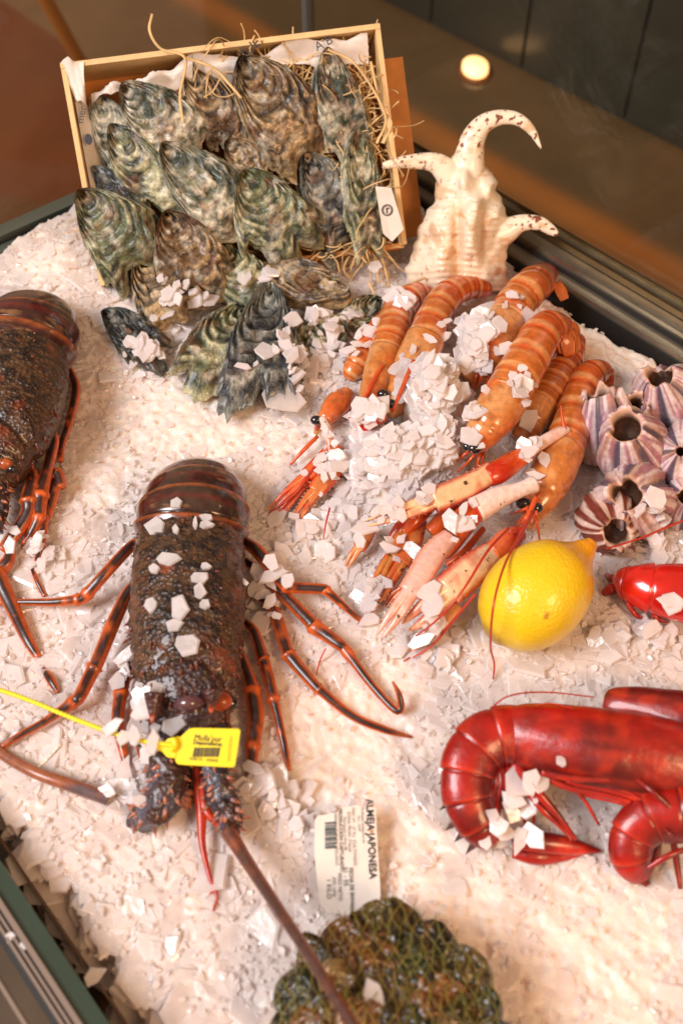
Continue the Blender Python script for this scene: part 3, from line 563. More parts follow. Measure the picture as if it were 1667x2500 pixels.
flag(lob, [(-30, 1812, .004, 11), (20, 1850, .006, 13), (90, 1888, .011, 14), (170, 1916, .011, 16), (265, 1950, .006, 17)], 4, c0=lin(170, 96, 50), c1=lin(88, 84, 92))
flag(lob, [(480, 1850, .016, 12), (485, 1920, .016, 12), (492, 1985, .014, 13), (494, 2060, .010, 9), (512, 2140, .006, 6), (530, 2190, .004, 4), (520, 2225, .003, 2)], 5, 'antennule', lin(204, 62, 22), lin(170, 44, 18), False)
flag(lob, [(495, 1900, .018, 9), (502, 1975, .016, 11), (545, 2025, .014, 7)], 6, 'antennule', lin(204, 62, 22), lin(180, 50, 18), False)
flag(lob, [(527, 2165, .004, 5), (515, 2180, .003, 3), (503, 2188, .002, 2)], 7, 'antennule', lin(204, 62, 22), lin(180, 50, 18), False)
def eye_on(root, px, py, h, rpx, m, c=None, name='eye'):
    p = W(px, py, h); r = rpx*mpp(p); V, F = ball(p, (r*1.25, r, r)); return mk(name, V, F, m, root, None if c is None else np.broadcast_to(c, (len(V), 3)))
eye_on(lob, 365, 1735, .038, 24, M['leg'], lin(128, 56, 26)); eye_on(lob, 538, 1712, .042, 24, M['leg'], lin(176, 76, 28)); eye_on(lob, 562, 1716, .036, 17, M['eye']); eye_on(lob, 348, 1738, .034, 14, M['eye'])
for a, b in (((378, 1695), (372, 1765)), ((518, 1685), (515, 1742))):
    pa = W(*a, .055); pb = W(*b, .05); V, F, s, th = sweep(cr([pa, pb], 10), np.linspace(.007, .0008, 10), n=14); mk('horn', V, F, M['lob'], lob, mix(lin(70, 30, 24), ORG, sm(.6, 1, s)))
V, F, s, th = sweep(cr([W(425, 1722, .05), W(462, 1716, .052), W(500, 1712, .05)], 20), .005*np.sin(np.linspace(.3, 2.84, 20)), n=14); mk('antenna_plate', V, F, M['tail'], lob, np.broadcast_to(lin(96, 62, 66), (len(V), 3)))
# left lobster, partly out of frame
lo2 = empty('spiny_lobster', W(30, 1000, 0), 'dark spiny lobster cut off by the left edge with its legs bunched', 'lobster')
lobster_body(lo2, [(38, 835, .04), (30, 900, .042), (18, 980, .042), (0, 1060, .04), (-25, 1130, .034), (-50, 1190, .024)], [120, 134, 138, 122, 96, 60], 91,
    [(38, 880, .036, 124), (52, 840, .040, 128), (64, 812, .037, 120), (74, 790, .029, 104), (80, 778, .018, 84), (84, 776, .002, 62), (84, 784, -.014, 40)], 6)
E2 = [
 ([(170, 900, .012, 8), (186, 950, .013, 11), (170, 1030, .014, 10), (152, 1085, .012, 9), (148, 1125, .010, 8)], ()),
 ([(120, 1050, .02, 10), (132, 1075, .022, 13), (118, 1140, .020, 13), (104, 1190, .017, 18), (98, 1230, .015, 18), (96, 1262, .014, 14), (78, 1300, .010, 11), (60, 1330, .006, 9)], (.5, .72)),
 ([(60, 1140, .02, 10), (80, 1160, .02, 14), (72, 1215, .018, 20), (70, 1250, .015, 18), (40, 1300, .012, 16), (5, 1345, .01, 14)], (.45,)),
 ([(110, 1255, .010, 10), (106, 1300, .010, 11), (98, 1345, .008, 9), (90, 1370, .004, 6)], ()),
 ([(140, 1165, .012, 12), (132, 1200, .012, 14), (122, 1240, .010, 12), (112, 1275, .008, 9)], ()),
 ([(30, 1330, .012, 8), (20, 1370, .01, 16), (-10, 1400, .008, 18)], ()),
 ([(-10, 1395, .010, 22), (30, 1480, .008, 18), (68, 1560, .007, 14), (95, 1605, .002, 10)], ()),
 ([(108, 1635, .003, 8), (125, 1660, .005, 11), (142, 1690, .003, 5)], ()),
 ([(80, 1390, .004, 5), (92, 1420, .006, 6), (110, 1455, .003, 6)], ()),
 ([(105, 1170, .014, 11), (140, 1158, .014, 15), (152, 1190, .012, 12)], (.5,)),
]
for k, (pts, jn) in enumerate(E2): leg(lo2, pts, jn, k+20)
spiny_arm(lo2, [(-20, 1150, .03, 40), (-14, 1230, .026, 36), (-20, 1300, .02, 28)], 95)
eye_on(lo2, 14, 1132, .045, 15, M['leg'], lin(170, 84, 40)); eye_on(lo2, 30, 1145, .042, 9, M['eye'])
# ------------------------------------------------------------ langoustines
LO = lin(220, 96, 30); LP = lin(242, 176, 112); LB = lin(200, 122, 56); LR = lin(196, 46, 12)
def abdomen(root, pts, seed, seg=6, flat=.85, dark=0.):
    p, r = pxpath(pts, 120); r = r*.88; sN = np.linspace(0, 1, 120); sg = (sN*seg) % 1; r = r*(1+.05*sg-.05*np.exp(-(sg/.07)**2)); 
    V, F, s, th = sweep(p, r, r*flat, n=32); sg = (s*seg) % 1; f = fbm(V*70, seed, 3)
    c = mix(LO*(1-dark), LB*(1-dark*.6), sm(.35, .7, s)*.7); c = mix(c, LR, sm(.35, .05, s)*.35); c = mix(c, LP, sm(.66, .8, sg)*sm(1., .88, sg)*.75); c = mix(c, LR*.8, np.exp(-(sg/.06)**2)*.8); sg2 = (s*seg*2) % 1; c = mix(c, LP, sm(.4, .5, sg2)*sm(.62, .5, sg2)*.5)
    c = mix(c, LR, sm(.55, .75, f)*.4); mk('abdomen', V, F, M['lango'], root, c)
def head(root, pts, seed, eyes=(), rostrum=None, dark=0.):
    p, r = pxpath(pts, 60); r = r*.94; V, F, s, th = sweep(p, r, r*.85, n=32); f = fbm(V*60, seed, 3)
    ctr = np.repeat(p, 32, 0); V = ctr+(V-ctr)*(1-.07*np.exp(-((s-.5)/.03)**2))[:, None]
    c = mix(LB*(1-dark*.5), lin(214, 150, 92), sm(.4, .6, f)); c = mix(c, LO, sm(.5, .7, fbm(V*25, seed+2, 2))*.8); c = mix(c, lin(150, 84, 40), sm(.62, .72, fbm(V*160, seed+5, 2))*.5)
    mk('carapace', V, F, M['lango'], root, c)
    for (x, y, h, r_) in eyes:
        e = eye_on(root, x, y, h, r_, M['eye'])
        pp = W(x, y, h-.0005); pb = p[-8]; V, F, *_ = sweep(cr([pb, pp], 6), r_*.5*mpp(pp), n=8); mk('eye_stalk', V, F, M['orthin'], root)
    if rostrum:
        q, rr_ = pxpath(rostrum, 16); V, F, *_ = sweep(q, rr_, n=8); mk('rostrum', V, F, M['orthin'], root)
def thin(root, pts, m='redthin', name='antenna'):
    q, r = pxpath(pts, 50); V, F, *_ = sweep(q, r, n=6); return mk(name, V, F, M[m], root, solid=False)
def fan(root, c, outs, h, wpx=20):
    parts = []
    for o in outs:
        pa = W(*c, h); pb = W(*o, h*.7); L_ = np.linalg.norm(pb-pa); q = cr([pa, (pa+pb)/2+A(0, 0, .003), pb], 16); t = np.linspace(0, 1, 16)
        r = wpx*mpp(pa)*(.35+.65*np.sin(t*2.6)**.7)*.8; V, F, *_ = sweep(q, r, r*.12+.0003, n=12); parts.append((V, F))
    mk('tail_fan', *merge(parts)[:2], M['fan'], root)
CC = lin(236, 200, 170); CPk = lin(232, 176, 156)
def claw(root, pts, seed, split=.42, gap=.22, teeth=True, col=CC, edge=LR, name='claw', flat=.5, opening=1.):
    p, r = pxpath(pts, 60); r = r*.98; T = nz(p[-1]-p[0]); up = A(0, -.5, .85); S = nz(np.cross(T, up)); k = int(60*split)
    V, F, s, th = sweep(p[:k+4], r[:k+4], r[:k+4]*flat, n=20); parts = []
    def colr(V, s, th, side=0):
        f = fbm(V*110, seed, 3); c = mix(col, edge*1.1, sm(.6, .95, np.abs(np.cos(th)))*.95); c = mix(c, edge, sm(.52, .68, f)*.5); return mix(c, LP, sm(.75, 1, s)*.3*side)
    parts.append((V, F, colr(V, s, th)))
    for sd in (1, -1):
        t = np.linspace(0, 1, 60-k); q = p[k:]+S*((sd*max(gap, .30)*r[k]*1.6*(np.sin(t*math.pi*.55+.25))*opening)*(1-.5*t))[:, None]
        rr_ = r[k]*(.50*(1-t)**.7+.03); V, F, s, th = sweep(q, rr_, rr_*flat*1.5, n=14); parts.append((V, F, colr(V, s, th, 1)))
        if teeth:
            for i in range(2, len(q)-4, 3): a_, b_ = cone(q[i]+S*sd*rr_[i]*.85, S*sd+T*.4, .0007, .0016); parts.append((a_, b_, CC*1.1))
    if teeth:
        for i in range(6, k, 4):
            for sd in (1, -1): a_, b_ = cone(p[i]+S*sd*r[i]*.9, S*sd+T*.5, .0009, .0022); parts.append((a_, b_, CC*1.1))
    V, F, C = merge(parts); mk(name, V, F, M['claw'], root, C)
def arm(root, pts, c0, c1, seed, name='leg'):
    p, r = pxpath(pts, 30); V, F, s, th = sweep(p, r, r*.8, n=16); f = fbm(V*80, seed, 3); c = mix(c0, c1, sm(.35, .65, f*.6+s*.4)); mk(name, V, F, M['claw'], root, c)
WH = lin(240, 214, 200)
GL = 'langoustines heaped on the ice'
def root(px, py, lab): return empty('langoustine', W(px, py, 0), lab, 'langoustine', GL)
Ra = root(1240, 780, 'orange langoustine at the back of the heap with its tail up at the rail')
abdomen(Ra, [(1375, 705, .018, 20), (1345, 672, .028, 36), (1305, 692, .036, 50), (1262, 738, .038, 54), (1232, 790, .036, 58)], 101); head(Ra, [(1236, 785, .036, 58), (1205, 835, .034, 60), (1172, 885, .030, 52), (1135, 925, .024, 30)], 102); fan(Ra, (1350, 690), [(1395, 715), (1378, 732), (1400, 700)], .028, 18)
Rb = root(1040, 800, 'long orange langoustine lying straight below the conch shell')
abdomen(Rb, [(1190, 706, .014, 22), (1140, 702, .02, 34), (1095, 720, .026, 42), (1060, 772, .028, 46), (1035, 835, .030, 52)], 103); head(Rb, [(1038, 828, .030, 52), (1010, 890, .028, 52), (985, 950, .024, 44), (965, 1000, .018, 24), (958, 1020, .014, 8)], 104, eyes=[(952, 985, .03, 12)]); thin(Rb, [(1010, 880, .045, 6), (985, 940, .042, 6), (960, 1000, .038, 4)], 'orthin', 'leg')
Rc = root(950, 850, 'pale orange langoustine second from left in the heap')
abdomen(Rc, [(1050, 714, .010, 22), (1010, 722, .016, 36), (972, 760, .020, 44), (955, 815, .022, 46), (940, 865, .022, 46)], 105); head(Rc, [(942, 860, .022, 46), (925, 915, .022, 42), (905, 965, .020, 32), (890, 1010, .014, 16)], 106, eyes=[(935, 962, .03, 12), (940, 985, .03, 10)])
for i in range(9): thin(Rc, [(935-i*4, 890+i*6, .034, 3.5), (905-i*3, 950+i*6, .03, 3), (885-i*2+8*(i % 3), 1010+i*4, .018, 2)], 'orthin', 'leg')
Rd = root(885, 840, 'small orange langoustine tail at the left end of the heap')
abdomen(Rd, [(945, 770, .010, 24), (915, 815, .014, 32), (888, 865, .014, 36), (862, 905, .010, 30), (850, 925, .004, 16)], 107)
Rf = root(1330, 950, 'dull orange langoustine partly hidden between the two big right ones')
abdomen(Rf, [(1405, 830, .010, 30), (1385, 880, .016, 40), (1350, 940, .020, 48), (1318, 990, .020, 46)], 108, dark=.25); head(Rf, [(1318, 985, .02, 46), (1295, 1030, .018, 42), (1270, 1075, .012, 30)], 109, dark=.3)
fan(Rf, (1375, 800), [(1398, 862), (1402, 830), (1380, 870)], .034, 34)
Rg = root(1370, 1080, 'long orange langoustine at the right of the heap, head by the lemon')
abdomen(Rg, [(1478, 950, .008, 24), (1466, 912, .016, 36), (1432, 925, .024, 44), (1408, 990, .028, 50), (1390, 1055, .030, 54), (1372, 1105, .030, 56)], 110, seg=6); head(Rg, [(1375, 1095, .030, 56), (1350, 1150, .030, 58), (1325, 1205, .026, 50), (1300, 1250, .020, 34), (1285, 1290, .014, 16)], 111, eyes=[(1276, 1228, .034, 15), (1306, 1240, .034, 15)], rostrum=[(1308, 1215, .046, 7), (1295, 1245, .044, 6), (1278, 1300, .036, 2)])
fan(Rg, (1465, 920), [(1480, 960), (1470, 970)], .014, 22)
Re = root(1240, 950, 'large bright orange langoustine lying foremost on the heap facing the viewer')
abdomen(Re, [(1380, 830, .030, 26), (1362, 800, .042, 42), (1328, 808, .052, 52), (1296, 860, .056, 58), (1262, 920, .056, 62), (1235, 968, .054, 62)], 112); head(Re, [(1240, 960, .054, 62), (1212, 1005, .052, 60), (1185, 1045, .048, 52), (1162, 1080, .042, 36), (1148, 1102, .036, 16)], 113, eyes=[(1158, 1095, .050, 14), (1142, 1090, .048, 12)], rostrum=[(1165, 1075, .054, 7), (1150, 1105, .050, 3)])
fan(Re, (1370, 800), [(1390, 868), (1378, 862), (1400, 850)], .046, 24)
Rh = root(800, 1000, 'langoustine head with one black eye poking out of ice left of the heap')
head(Rh, [(848, 965, .006, 26), (825, 985, .012, 34), (800, 1015, .014, 26), (780, 1040, .010, 14), (770, 1060, .006, 6)], 114, eyes=[(772, 1026, .022, 12)], rostrum=[(775, 1065, .012, 5), (740, 1100, .010, 5), (708, 1135, .004, 3)])
arm(Rh, [(786, 1020, .026, 8), (798, 1050, .026, 12), (806, 1085, .022, 10), (806, 1120, .016, 10)], WH, LO, 5)
rl_ = np.random.default_rng(3)
for rt_, (x0, y0), n in ((Rg, (1300, 1230), 8), (Re, (1175, 1075), 8), (Rb, (1010, 930), 7), (Ra, (1180, 880), 5), (Rg, (1340, 1170), 5)):
    for i in range(n):
        a = 2.0+rl_.uniform(-.7, .7); L_ = rl_.uniform(40, 95); x1 = x0+math.cos(a)*L_*.5+rl_.uniform(-8, 8); y1 = y0+math.sin(a)*L_*.5
        thin(rt_, [(x0+rl_.uniform(-18, 18), y0+rl_.uniform(-14, 14), .032, 4.5), (x1, y1, .034, 4), (x0+math.cos(a)*L_-8, y0+math.sin(a)*L_, .020, 2)], 'orthin', 'leg')
# claws
claw(Rf, [(1202, 1150, .050, 28), (1150, 1182, .052, 32), (1060, 1222, .052, 33), (980, 1250, .050, 28), (893, 1278, .044, 8)], 1, split=.45, gap=.2, col=lin(238, 196, 148))
arm(Rf, [(1285, 1108, .046, 20), (1255, 1126, .048, 26), (1215, 1152, .05, 30), (1190, 1165, .05, 26)], LO, LR, 2); arm(Rf, [(1385, 1048, .044, 9), (1360, 1058, .046, 14), (1310, 1088, .046, 17), (1268, 1118, .046, 20)], WH, CPk, 3)
thin(Rf, [(1378, 1050, .046, 6), (1372, 1020, .05, 4), (1368, 990, .054, 2)], 'orthin', 'leg')
claw(Rg, [(1098, 1310, .042, 24), (1060, 1350, .044, 32), (1010, 1430, .042, 32), (965, 1500, .036, 22), (924, 1556, .028, 6)], 4, split=.5, gap=.12, col=lin(234, 190, 176), edge=lin(222, 140, 108))
arm(Rg, [(1170, 1240, .044, 26), (1140, 1262, .046, 32), (1108, 1300, .044, 26)], LR, LO, 5); arm(Rg, [(1302, 1182, .046, 22), (1270, 1195, .048, 20), (1215, 1215, .048, 28), (1160, 1246, .046, 34)], lin(246, 230, 222), WH, 6)
claw(Rg, [(1200, 1348, .036, 30), (1150, 1392, .038, 42), (1085, 1450, .036, 42), (1030, 1500, .030, 30), (988, 1532, .022, 8)], 7, split=.42, gap=.34, col=lin(240, 200, 160))
arm(Rg, [(1268, 1302, .034, 22), (1240, 1320, .036, 32), (1200, 1350, .036, 26)], LR, lin(226, 110, 60), 8)
claw(Rg, [(1120, 1480, .022, 16), (1080, 1520, .020, 20), (1035, 1560, .014, 14), (1000, 1588, .008, 4)], 9, split=.4, gap=.1, col=lin(226, 160, 110), teeth=False)
claw(Rh, [(822, 1085, .018, 18), (770, 1140, .018, 20), (710, 1195, .014, 14), (652, 1252, .004, 3)], 10, split=.4, gap=.1, col=lin(214, 100, 50)); claw(Rh, [(828, 1130, .014, 22), (790, 1175, .014, 26), (750, 1225, .010, 18), (715, 1278, .004, 4)], 11, split=.45, gap=.2, col=lin(206, 120, 60)); claw(Rh, [(808, 1100, .012, 16), (760, 1165, .012, 20), (705, 1225, .008, 12), (680, 1265, .002, 3)], 12, split=.4, gap=.1, col=lin(190, 66, 26))
claw(Rc, [(1010, 1250, .022, 14), (975, 1320, .024, 22), (930, 1400, .020, 18), (892, 1480, .010, 4)], 13, gap=.2, col=lin(206, 130, 62)); claw(Rc, [(905, 1290, .012, 16), (885, 1325, .014, 18), (862, 1355, .010, 14), (845, 1385, .004, 4)], 14, gap=.1, col=lin(220, 150, 90), teeth=False)
claw(Rb, [(1030, 1270, .022, 14), (1000, 1340, .022, 24), (950, 1420, .016, 20), (898, 1500, .006, 4)], 15, gap=.2, col=lin(212, 124, 60)); claw(Rb, [(1060, 1370, .018, 16), (1010, 1420, .016, 18), (965, 1450, .010, 14), (940, 1480, .004, 4)], 16, gap=.1, col=lin(212, 110, 56))
arm(Ra, [(1060, 1220, .030, 18), (1020, 1262, .030, 20), (985, 1300, .024, 16)], LR, LO, 17); arm(Ra, [(1120, 1230, .030, 20), (1080, 1270, .030, 22), (1050, 1300, .026, 18)], LR, LO, 18); arm(Ra, [(1010, 1245, .030, 12), (975, 1290, .026, 16), (950, 1330, .018, 12)], LR, lin(150, 40, 20), 19)
arm(Rd, [(880, 1035, .034, 26), (905, 1020, .038, 28), (935, 1010, .036, 20)], lin(214, 40, 16), lin(226, 66, 24), 20)
for a in ([(1180, 1290, .026, 8), (1130, 1350, .02, 10), (1090, 1380, .014, 8)], [(1150, 1290, .02, 8), (1100, 1350, .016, 9), (1070, 1360, .012, 7)]): thin(Rb, [tuple(x) for x in a], 'orthin', 'leg')
# curled antennae in the open
def at(root, pts, m='redthin'): thin(root, pts, m)
at(Rg, [(1300, 1250, .045, 5), (1268, 1310, .055, 4), (1235, 1370, .068, 3.2), (1212, 1440, .075, 3), (1200, 1510, .066, 3), (1197, 1580, .035, 3), (1206, 1620, .012, 2.6), (1203, 1658, .004, 2)])
at(Rg, [(1240, 1290, .05, 3.4), (1190, 1345, .062, 3.4), (1130, 1440, .060, 3), (1070, 1510, .045, 2.6), (1005, 1560, .012, 2)])
at(Rg, [(1160, 1450, .045, 3.4), (1110, 1510, .030, 3), (1060, 1570, .014, 3), (1008, 1606, .006, 2.4)])
at(Rh, [(805, 1240, .012, 2.4), (795, 1280, .012, 2), (788, 1325, .005, 1.6)]); at(Rh, [(795, 1110, .022, 3), (760, 1150, .02, 4), (720, 1205, .014, 3), (660, 1250, .005, 2)])
at(lob, [(795, 1583, .014, 2), (782, 1610, .01, 2), (772, 1648, .004, 1.6)]); at(Rb, [(940, 1010, .045, 2.4), (900, 1018, .044, 2), (850, 1020, .036, 1.4)], 'orthin'); at(Rf, [(985, 1615, .003, 2), (1000, 1605, .004, 2)])
# ------------------------------------------------------------ lemon
la = W(1196, 1556, .030); lb_ = W(1448, 1322, .052); ax = nz(lb_-la); Ln = np.linalg.norm(lb_-la); n_ = 64; N_ = 90
t = np.linspace(0, 1, N_); prof = np.sqrt(np.clip(1-((t-.43)/.43)**2, 0, 1))**.95; R0 = 124*mpp(la); prof = np.where(t > .70, np.maximum(prof, .27*np.sqrt(np.clip((1-t)/.16, 0, 1))**.6+.03), prof); prof = R0*np.convolve(np.pad(prof, 6, mode='edge'), np.ones(13)/13, 'valid'); prof[0] = R0*.12; prof[-1] = R0*.05
V, F, s, th = sweep(la+np.outer(t, lb_-la), prof, n=n_); ctr = la+np.outer(s, lb_-la); V = ctr+(V-ctr)*(1+.035*(fbm(V*28, 3, 2)-.5)[:, None]*2)
c = mix(lin(240, 204, 30), lin(238, 160, 16), sm(.55, .95, s)); c = mix(c, lin(150, 110, 40), np.exp(-(s/.03)**2)*.8)
tag(mk('lemon', V, F, M['lemon'], None, c), 'whole yellow lemon lying on the ice below the langoustines', 'lemon')
# ------------------------------------------------------------ barnacles
bar = empty('barnacle_cluster', W(1530, 1150, 0), 'cluster of pink and grey striped barnacle shells fused together at the right edge', 'barnacles')
def barnacle(bx, by, bh, ox, oy, oh, rb_, ro, seed, stripe=0):
    b0 = W(bx, by, bh); o0 = W(ox, oy, oh); axv = nz(o0-b0); N_ = 30; n_ = 84; m_ = mpp(b0); t = np.linspace(0, 1, N_)
    S = nz(np.cross(axv, A(.2, .3, .9))); U = np.cross(S, axv); th = np.linspace(0, 2*math.pi, n_, endpoint=False); V = []; C = []
    jag = 1+.16*(2*vn(np.stack([np.cos(th)*2.2, np.sin(th)*2.2, th*0+seed], -1), seed)-1)
    plate = np.abs(((th/(2*math.pi)*6+seed*.37) % 1)-.5)*2
    for tt in t:
        r = 1.12*m_*(rb_*(1-tt**1.6)+ro*tt**1.6+.24*rb_*math.sin(tt*math.pi)); rd = r*(1+.14*sm(.2, .5, plate)+.03*np.sin(th*34+6*vn(np.stack([np.cos(th)*3, np.sin(th)*3, th*0+tt*3], -1), seed))*(1-tt*.4))*(1+(jag-1)*tt)
        V.append(b0+(o0-b0)*tt+np.outer(np.cos(th)*rd, S)+np.outer(np.sin(th)*rd, U)+np.outer(tt**4*.003*(jag-1)*18, axv))
        q = np.stack([np.cos(th)*4, np.sin(th)*4, th*0+tt*1.5+seed], -1); f = fbm(q*1.6, seed, 3); f2 = fbm(np.stack([np.cos(th)*14, np.sin(th)*14, th*0+tt*2], -1), seed+4, 2)
        cc = mix(lin(226, 208, 206), lin(176, 124, 134), sm(.42, .62, f2)); cc = mix(cc, lin(88, 76, 92), sm(.34, .2, plate)*.95); cc = mix(cc, lin(196, 150, 100), sm(.55, .7, f)*.5)
        if stripe: cc = mix(lin(120, 50, 34), lin(224, 196, 180), sm(-.1, .5, np.sin(th*13+seed+3*fbm(q*.8, seed+8, 2)*2+np.sin(th*3))))
        C.append(cc)
    k = len(V)
    for rf_, dz in ((.90, -.0005), (.80, -.006), (.7, -.016), (.05, -.02)):
        rd = 1.12*m_*ro*rf_*jag; V.append(o0+axv*dz+np.outer(np.cos(th)*rd, S)+np.outer(np.sin(th)*rd, U)+(np.outer(.003*(jag-1)*18, axv) if rf_ > .85 else 0)); C.append(np.broadcast_to(lin(216, 176, 150) if rf_ > .85 else lin(70, 42, 26), (n_, 3)))
    V = np.concatenate(V); F = [[i*n_+j, i*n_+(j+1) % n_, (i+1)*n_+(j+1) % n_, (i+1)*n_+j] for i in range(k+3) for j in range(n_)]
    mk('barnacle', V, F, M['barn'], bar, np.concatenate(C))
barnacle(1560, 1130, .010, 1528, 1045, .070, 60, 33, 3)
barnacle(1478, 1110, .006, 1466, 962, .052, 50, 36, 1)
barnacle(1540, 1040, .008, 1552, 990, .05, 40, 22, 2)
barnacle(1560, 1230, .008, 1530, 1208, .048, 66, 34, 4)
barnacle(1470, 1260, .004, 1504, 1300, .030, 54, 31, 6, 1)
barnacle(1650, 1000, .020, 1610, 917, .070, 62, 28, 7)
barnacle(1680, 1130, .016, 1660, 1100, .060, 76, 12, 8)
barnacle(1680, 1230, .008, 1675, 1210, .04, 56, 22, 9)
thin(bar, [(1478, 1340, .032, 2), (1560, 1315, .034, 2.6), (1620, 1290, .036, 2.6), (1690, 1262, .036, 2.6)], 'redthin', 'strand')
# ------------------------------------------------------------ red prawns
PR = lin(160, 20, 9); PD = lin(76, 12, 8); PO = lin(196, 52, 20)
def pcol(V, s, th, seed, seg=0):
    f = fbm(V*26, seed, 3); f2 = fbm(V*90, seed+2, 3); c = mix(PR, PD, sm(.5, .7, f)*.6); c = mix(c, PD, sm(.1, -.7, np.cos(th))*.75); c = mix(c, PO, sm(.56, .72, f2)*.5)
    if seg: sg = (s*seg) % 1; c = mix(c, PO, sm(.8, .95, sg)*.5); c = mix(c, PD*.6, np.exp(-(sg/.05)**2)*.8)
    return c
def ppart(root, name, pts, seed, seg=0, flat=.7, n=110):
    p, r = pxpath(pts, n); sN = np.linspace(0, 1, n)
    if seg: sg = (sN*seg) % 1; r = r*(1+.06*sg-.07*np.exp(-(sg/.06)**2))
    V, F, s, th = sweep(p, r, r*flat, n=40); ctr = np.repeat(p, 40, 0); V = ctr+(V-ctr)*(1+.09*(fbm(V*np.array([22, 40, 40]), seed+9, 3)-.5)[:, None]*2)
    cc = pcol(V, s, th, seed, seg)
    if not seg:
        for q0_, am in ((.3, .02), (.62, .03)):
            for tt_ in (.9, 1.9): gr = np.exp(-((th-tt_-.35*np.sin(s*5+q0_*9))/.07)**2)*sm(.08, .2, s)*sm(.95, .7, s); V = ctr+(V-ctr)*(1-am*gr)[:, None]; cc = mix(cc, PO, gr*.35)
    mk(name, V, F, M['prawn'], root, cc)
def plegs(root, L_):
    for pts in L_:
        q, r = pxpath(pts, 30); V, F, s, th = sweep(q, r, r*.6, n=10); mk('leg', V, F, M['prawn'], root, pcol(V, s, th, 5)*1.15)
GP = 'red prawns on the ice'
p1 = empty('red_prawn', W(1350, 1900, 0), 'large deep red prawn curled on its side with its long legs out at right', 'prawn', GP)
ppart(p1, 'carapace', [(1760, 1880, .040, 92), (1660, 1868, .042, 100), (1560, 1850, .044, 106), (1450, 1832, .046, 104), (1350, 1812, .046, 92), (1270, 1800, .044, 78), (1230, 1800, .042, 62)], 201, flat=.62)
ppart(p1, 'abdomen', [(1290, 1800, .042, 74), (1215, 1800, .042, 74), (1165, 1830, .040, 72), (1140, 1890, .036, 66), (1142, 1955, .030, 60), (1170, 2015, .022, 50), (1200, 2055, .012, 28)], 202, 6, .68)
plegs(p1, [[(1225, 1850, 0.034, 12), (1255, 1900, 0.030, 14), (1262, 1960, 0.022, 10), (1240, 2020, 0.010, 5)], [(1245, 1850, 0.038, 12), (1300, 1920, 0.042, 12), (1360, 1990, 0.032, 9), (1405, 2050, 0.020, 5)], [(1250, 1860, 0.032, 10), (1310, 1960, 0.034, 9), (1370, 2020, 0.024, 6), (1395, 2052, 0.019, 4)],
 [(1210, 1870, 0.034, 12), (1222, 1940, 0.026, 12), (1215, 2010, 0.014, 7)], [(1190, 1900, 0.034, 10), (1195, 1960, 0.026, 10), (1200, 2020, 0.014, 6)],
 [(1320, 1885, 0.050, 9), (1400, 1900, 0.050, 9), (1540, 1905, 0.048, 8), (1700, 1930, 0.044, 8)], [(1300, 1880, 0.044, 8), (1380, 1920, 0.042, 9), (1500, 1945, 0.040, 8), (1600, 1985, 0.038, 7), (1700, 2010, 0.034, 6)], [(1330, 1900, 0.040, 7), (1420, 1935, 0.036, 8), (1520, 1960, 0.038, 7), (1580, 1990, 0.038, 6), (1640, 2040, 0.044, 5)],
 [(1400, 1925, 0.040, 5), (1430, 1960, 0.032, 5), (1462, 2015, 0.022, 3)], [(1545, 1895, 0.050, 8), (1590, 1930, 0.054, 7), (1640, 1975, 0.048, 6), (1690, 2010, 0.044, 6)], [(1380, 1905, 0.044, 8), (1480, 1925, 0.044, 8), (1600, 1930, 0.044, 7), (1700, 1950, 0.044, 7)]])
plegs(p1, [[(1250, 2062, .014, 12), (1320, 2058, .014, 26), (1400, 2068, .010, 20), (1466, 2078, .004, 4)], [(1250, 2085, .008, 10), (1310, 2092, .008, 20), (1370, 2092, .004, 12), (1420, 2085, .002, 4)]])
rq = np.random.default_rng(12)
for k in range(12):
    x0 = rq.uniform(1250, 1420); j_ = rq.normal(size=6)*9; plegs(p1, [[(x0, 1872+j_[0]*.5, .040, 8), (x0+110, 1905+j_[1], .042, 7), (x0+230, 1925+j_[2], .044, 6), (x0+330, 1955+j_[3]*2, .040, 4.5), (x0+400, 1985+j_[4]*3, .034, 2.5)]])
for k in range(6):
    x0 = 1195+k*13; j_ = rq.normal(size=4)*8; plegs(p1, [[(x0, 1850, .036, 9), (x0+12+j_[0], 1905, .034, 9), (x0+10+j_[1]+k*6, 1965, .024, 6), (x0-4+j_[2]+k*9, 2020, .010, 2.5)]])
thin(p1, [(1180, 1745, .05, 2), (1240, 1700, .05, 2), (1330, 1690, .04, 2), (1450, 1702, .03, 1.6)], 'redthin', 'antenna')
V = []; parts = []
for i, (x, y, dx, dy) in enumerate([(1086, 1900, -10, 10), (1092, 1960, -12, 12), (1105, 2010, -12, 12), (1125, 2035, -10, 14), (1150, 2062, -8, 16)]):
    a_ = W(x+8, y-4, .03-.004*i); b_ = W(x+dx, y+dy, .026-.004*i); cvv, cff = cone(a_, b_-a_, .003, np.linalg.norm(b_-a_)+.003); parts.append((cvv, cff, PD))
vv_, ff_, cc_ = merge(parts); mk('dorsal_points', vv_, ff_, M['prawn'], p1, cc_)
thin(p1, [(1305, 1722, .06, 2), (1345, 1718, .062, 2), (1400, 1730, .06, 2)], 'redthin', 'antennule')
p2 = empty('red_prawn', W(1580, 1740, 0), 'dark red prawn body cut off at the right edge behind the large prawn', 'prawn', GP)
ppart(p2, 'carapace', [(1478, 1722, .020, 34), (1500, 1725, .022, 46), (1580, 1738, .026, 60), (1680, 1758, .03, 70), (1780, 1780, .03, 66)], 203, flat=.7)
p3 = empty('red_prawn', W(1570, 2050, 0), 'blurred red prawn curled below the long legs at lower right edge', 'prawn', GP)
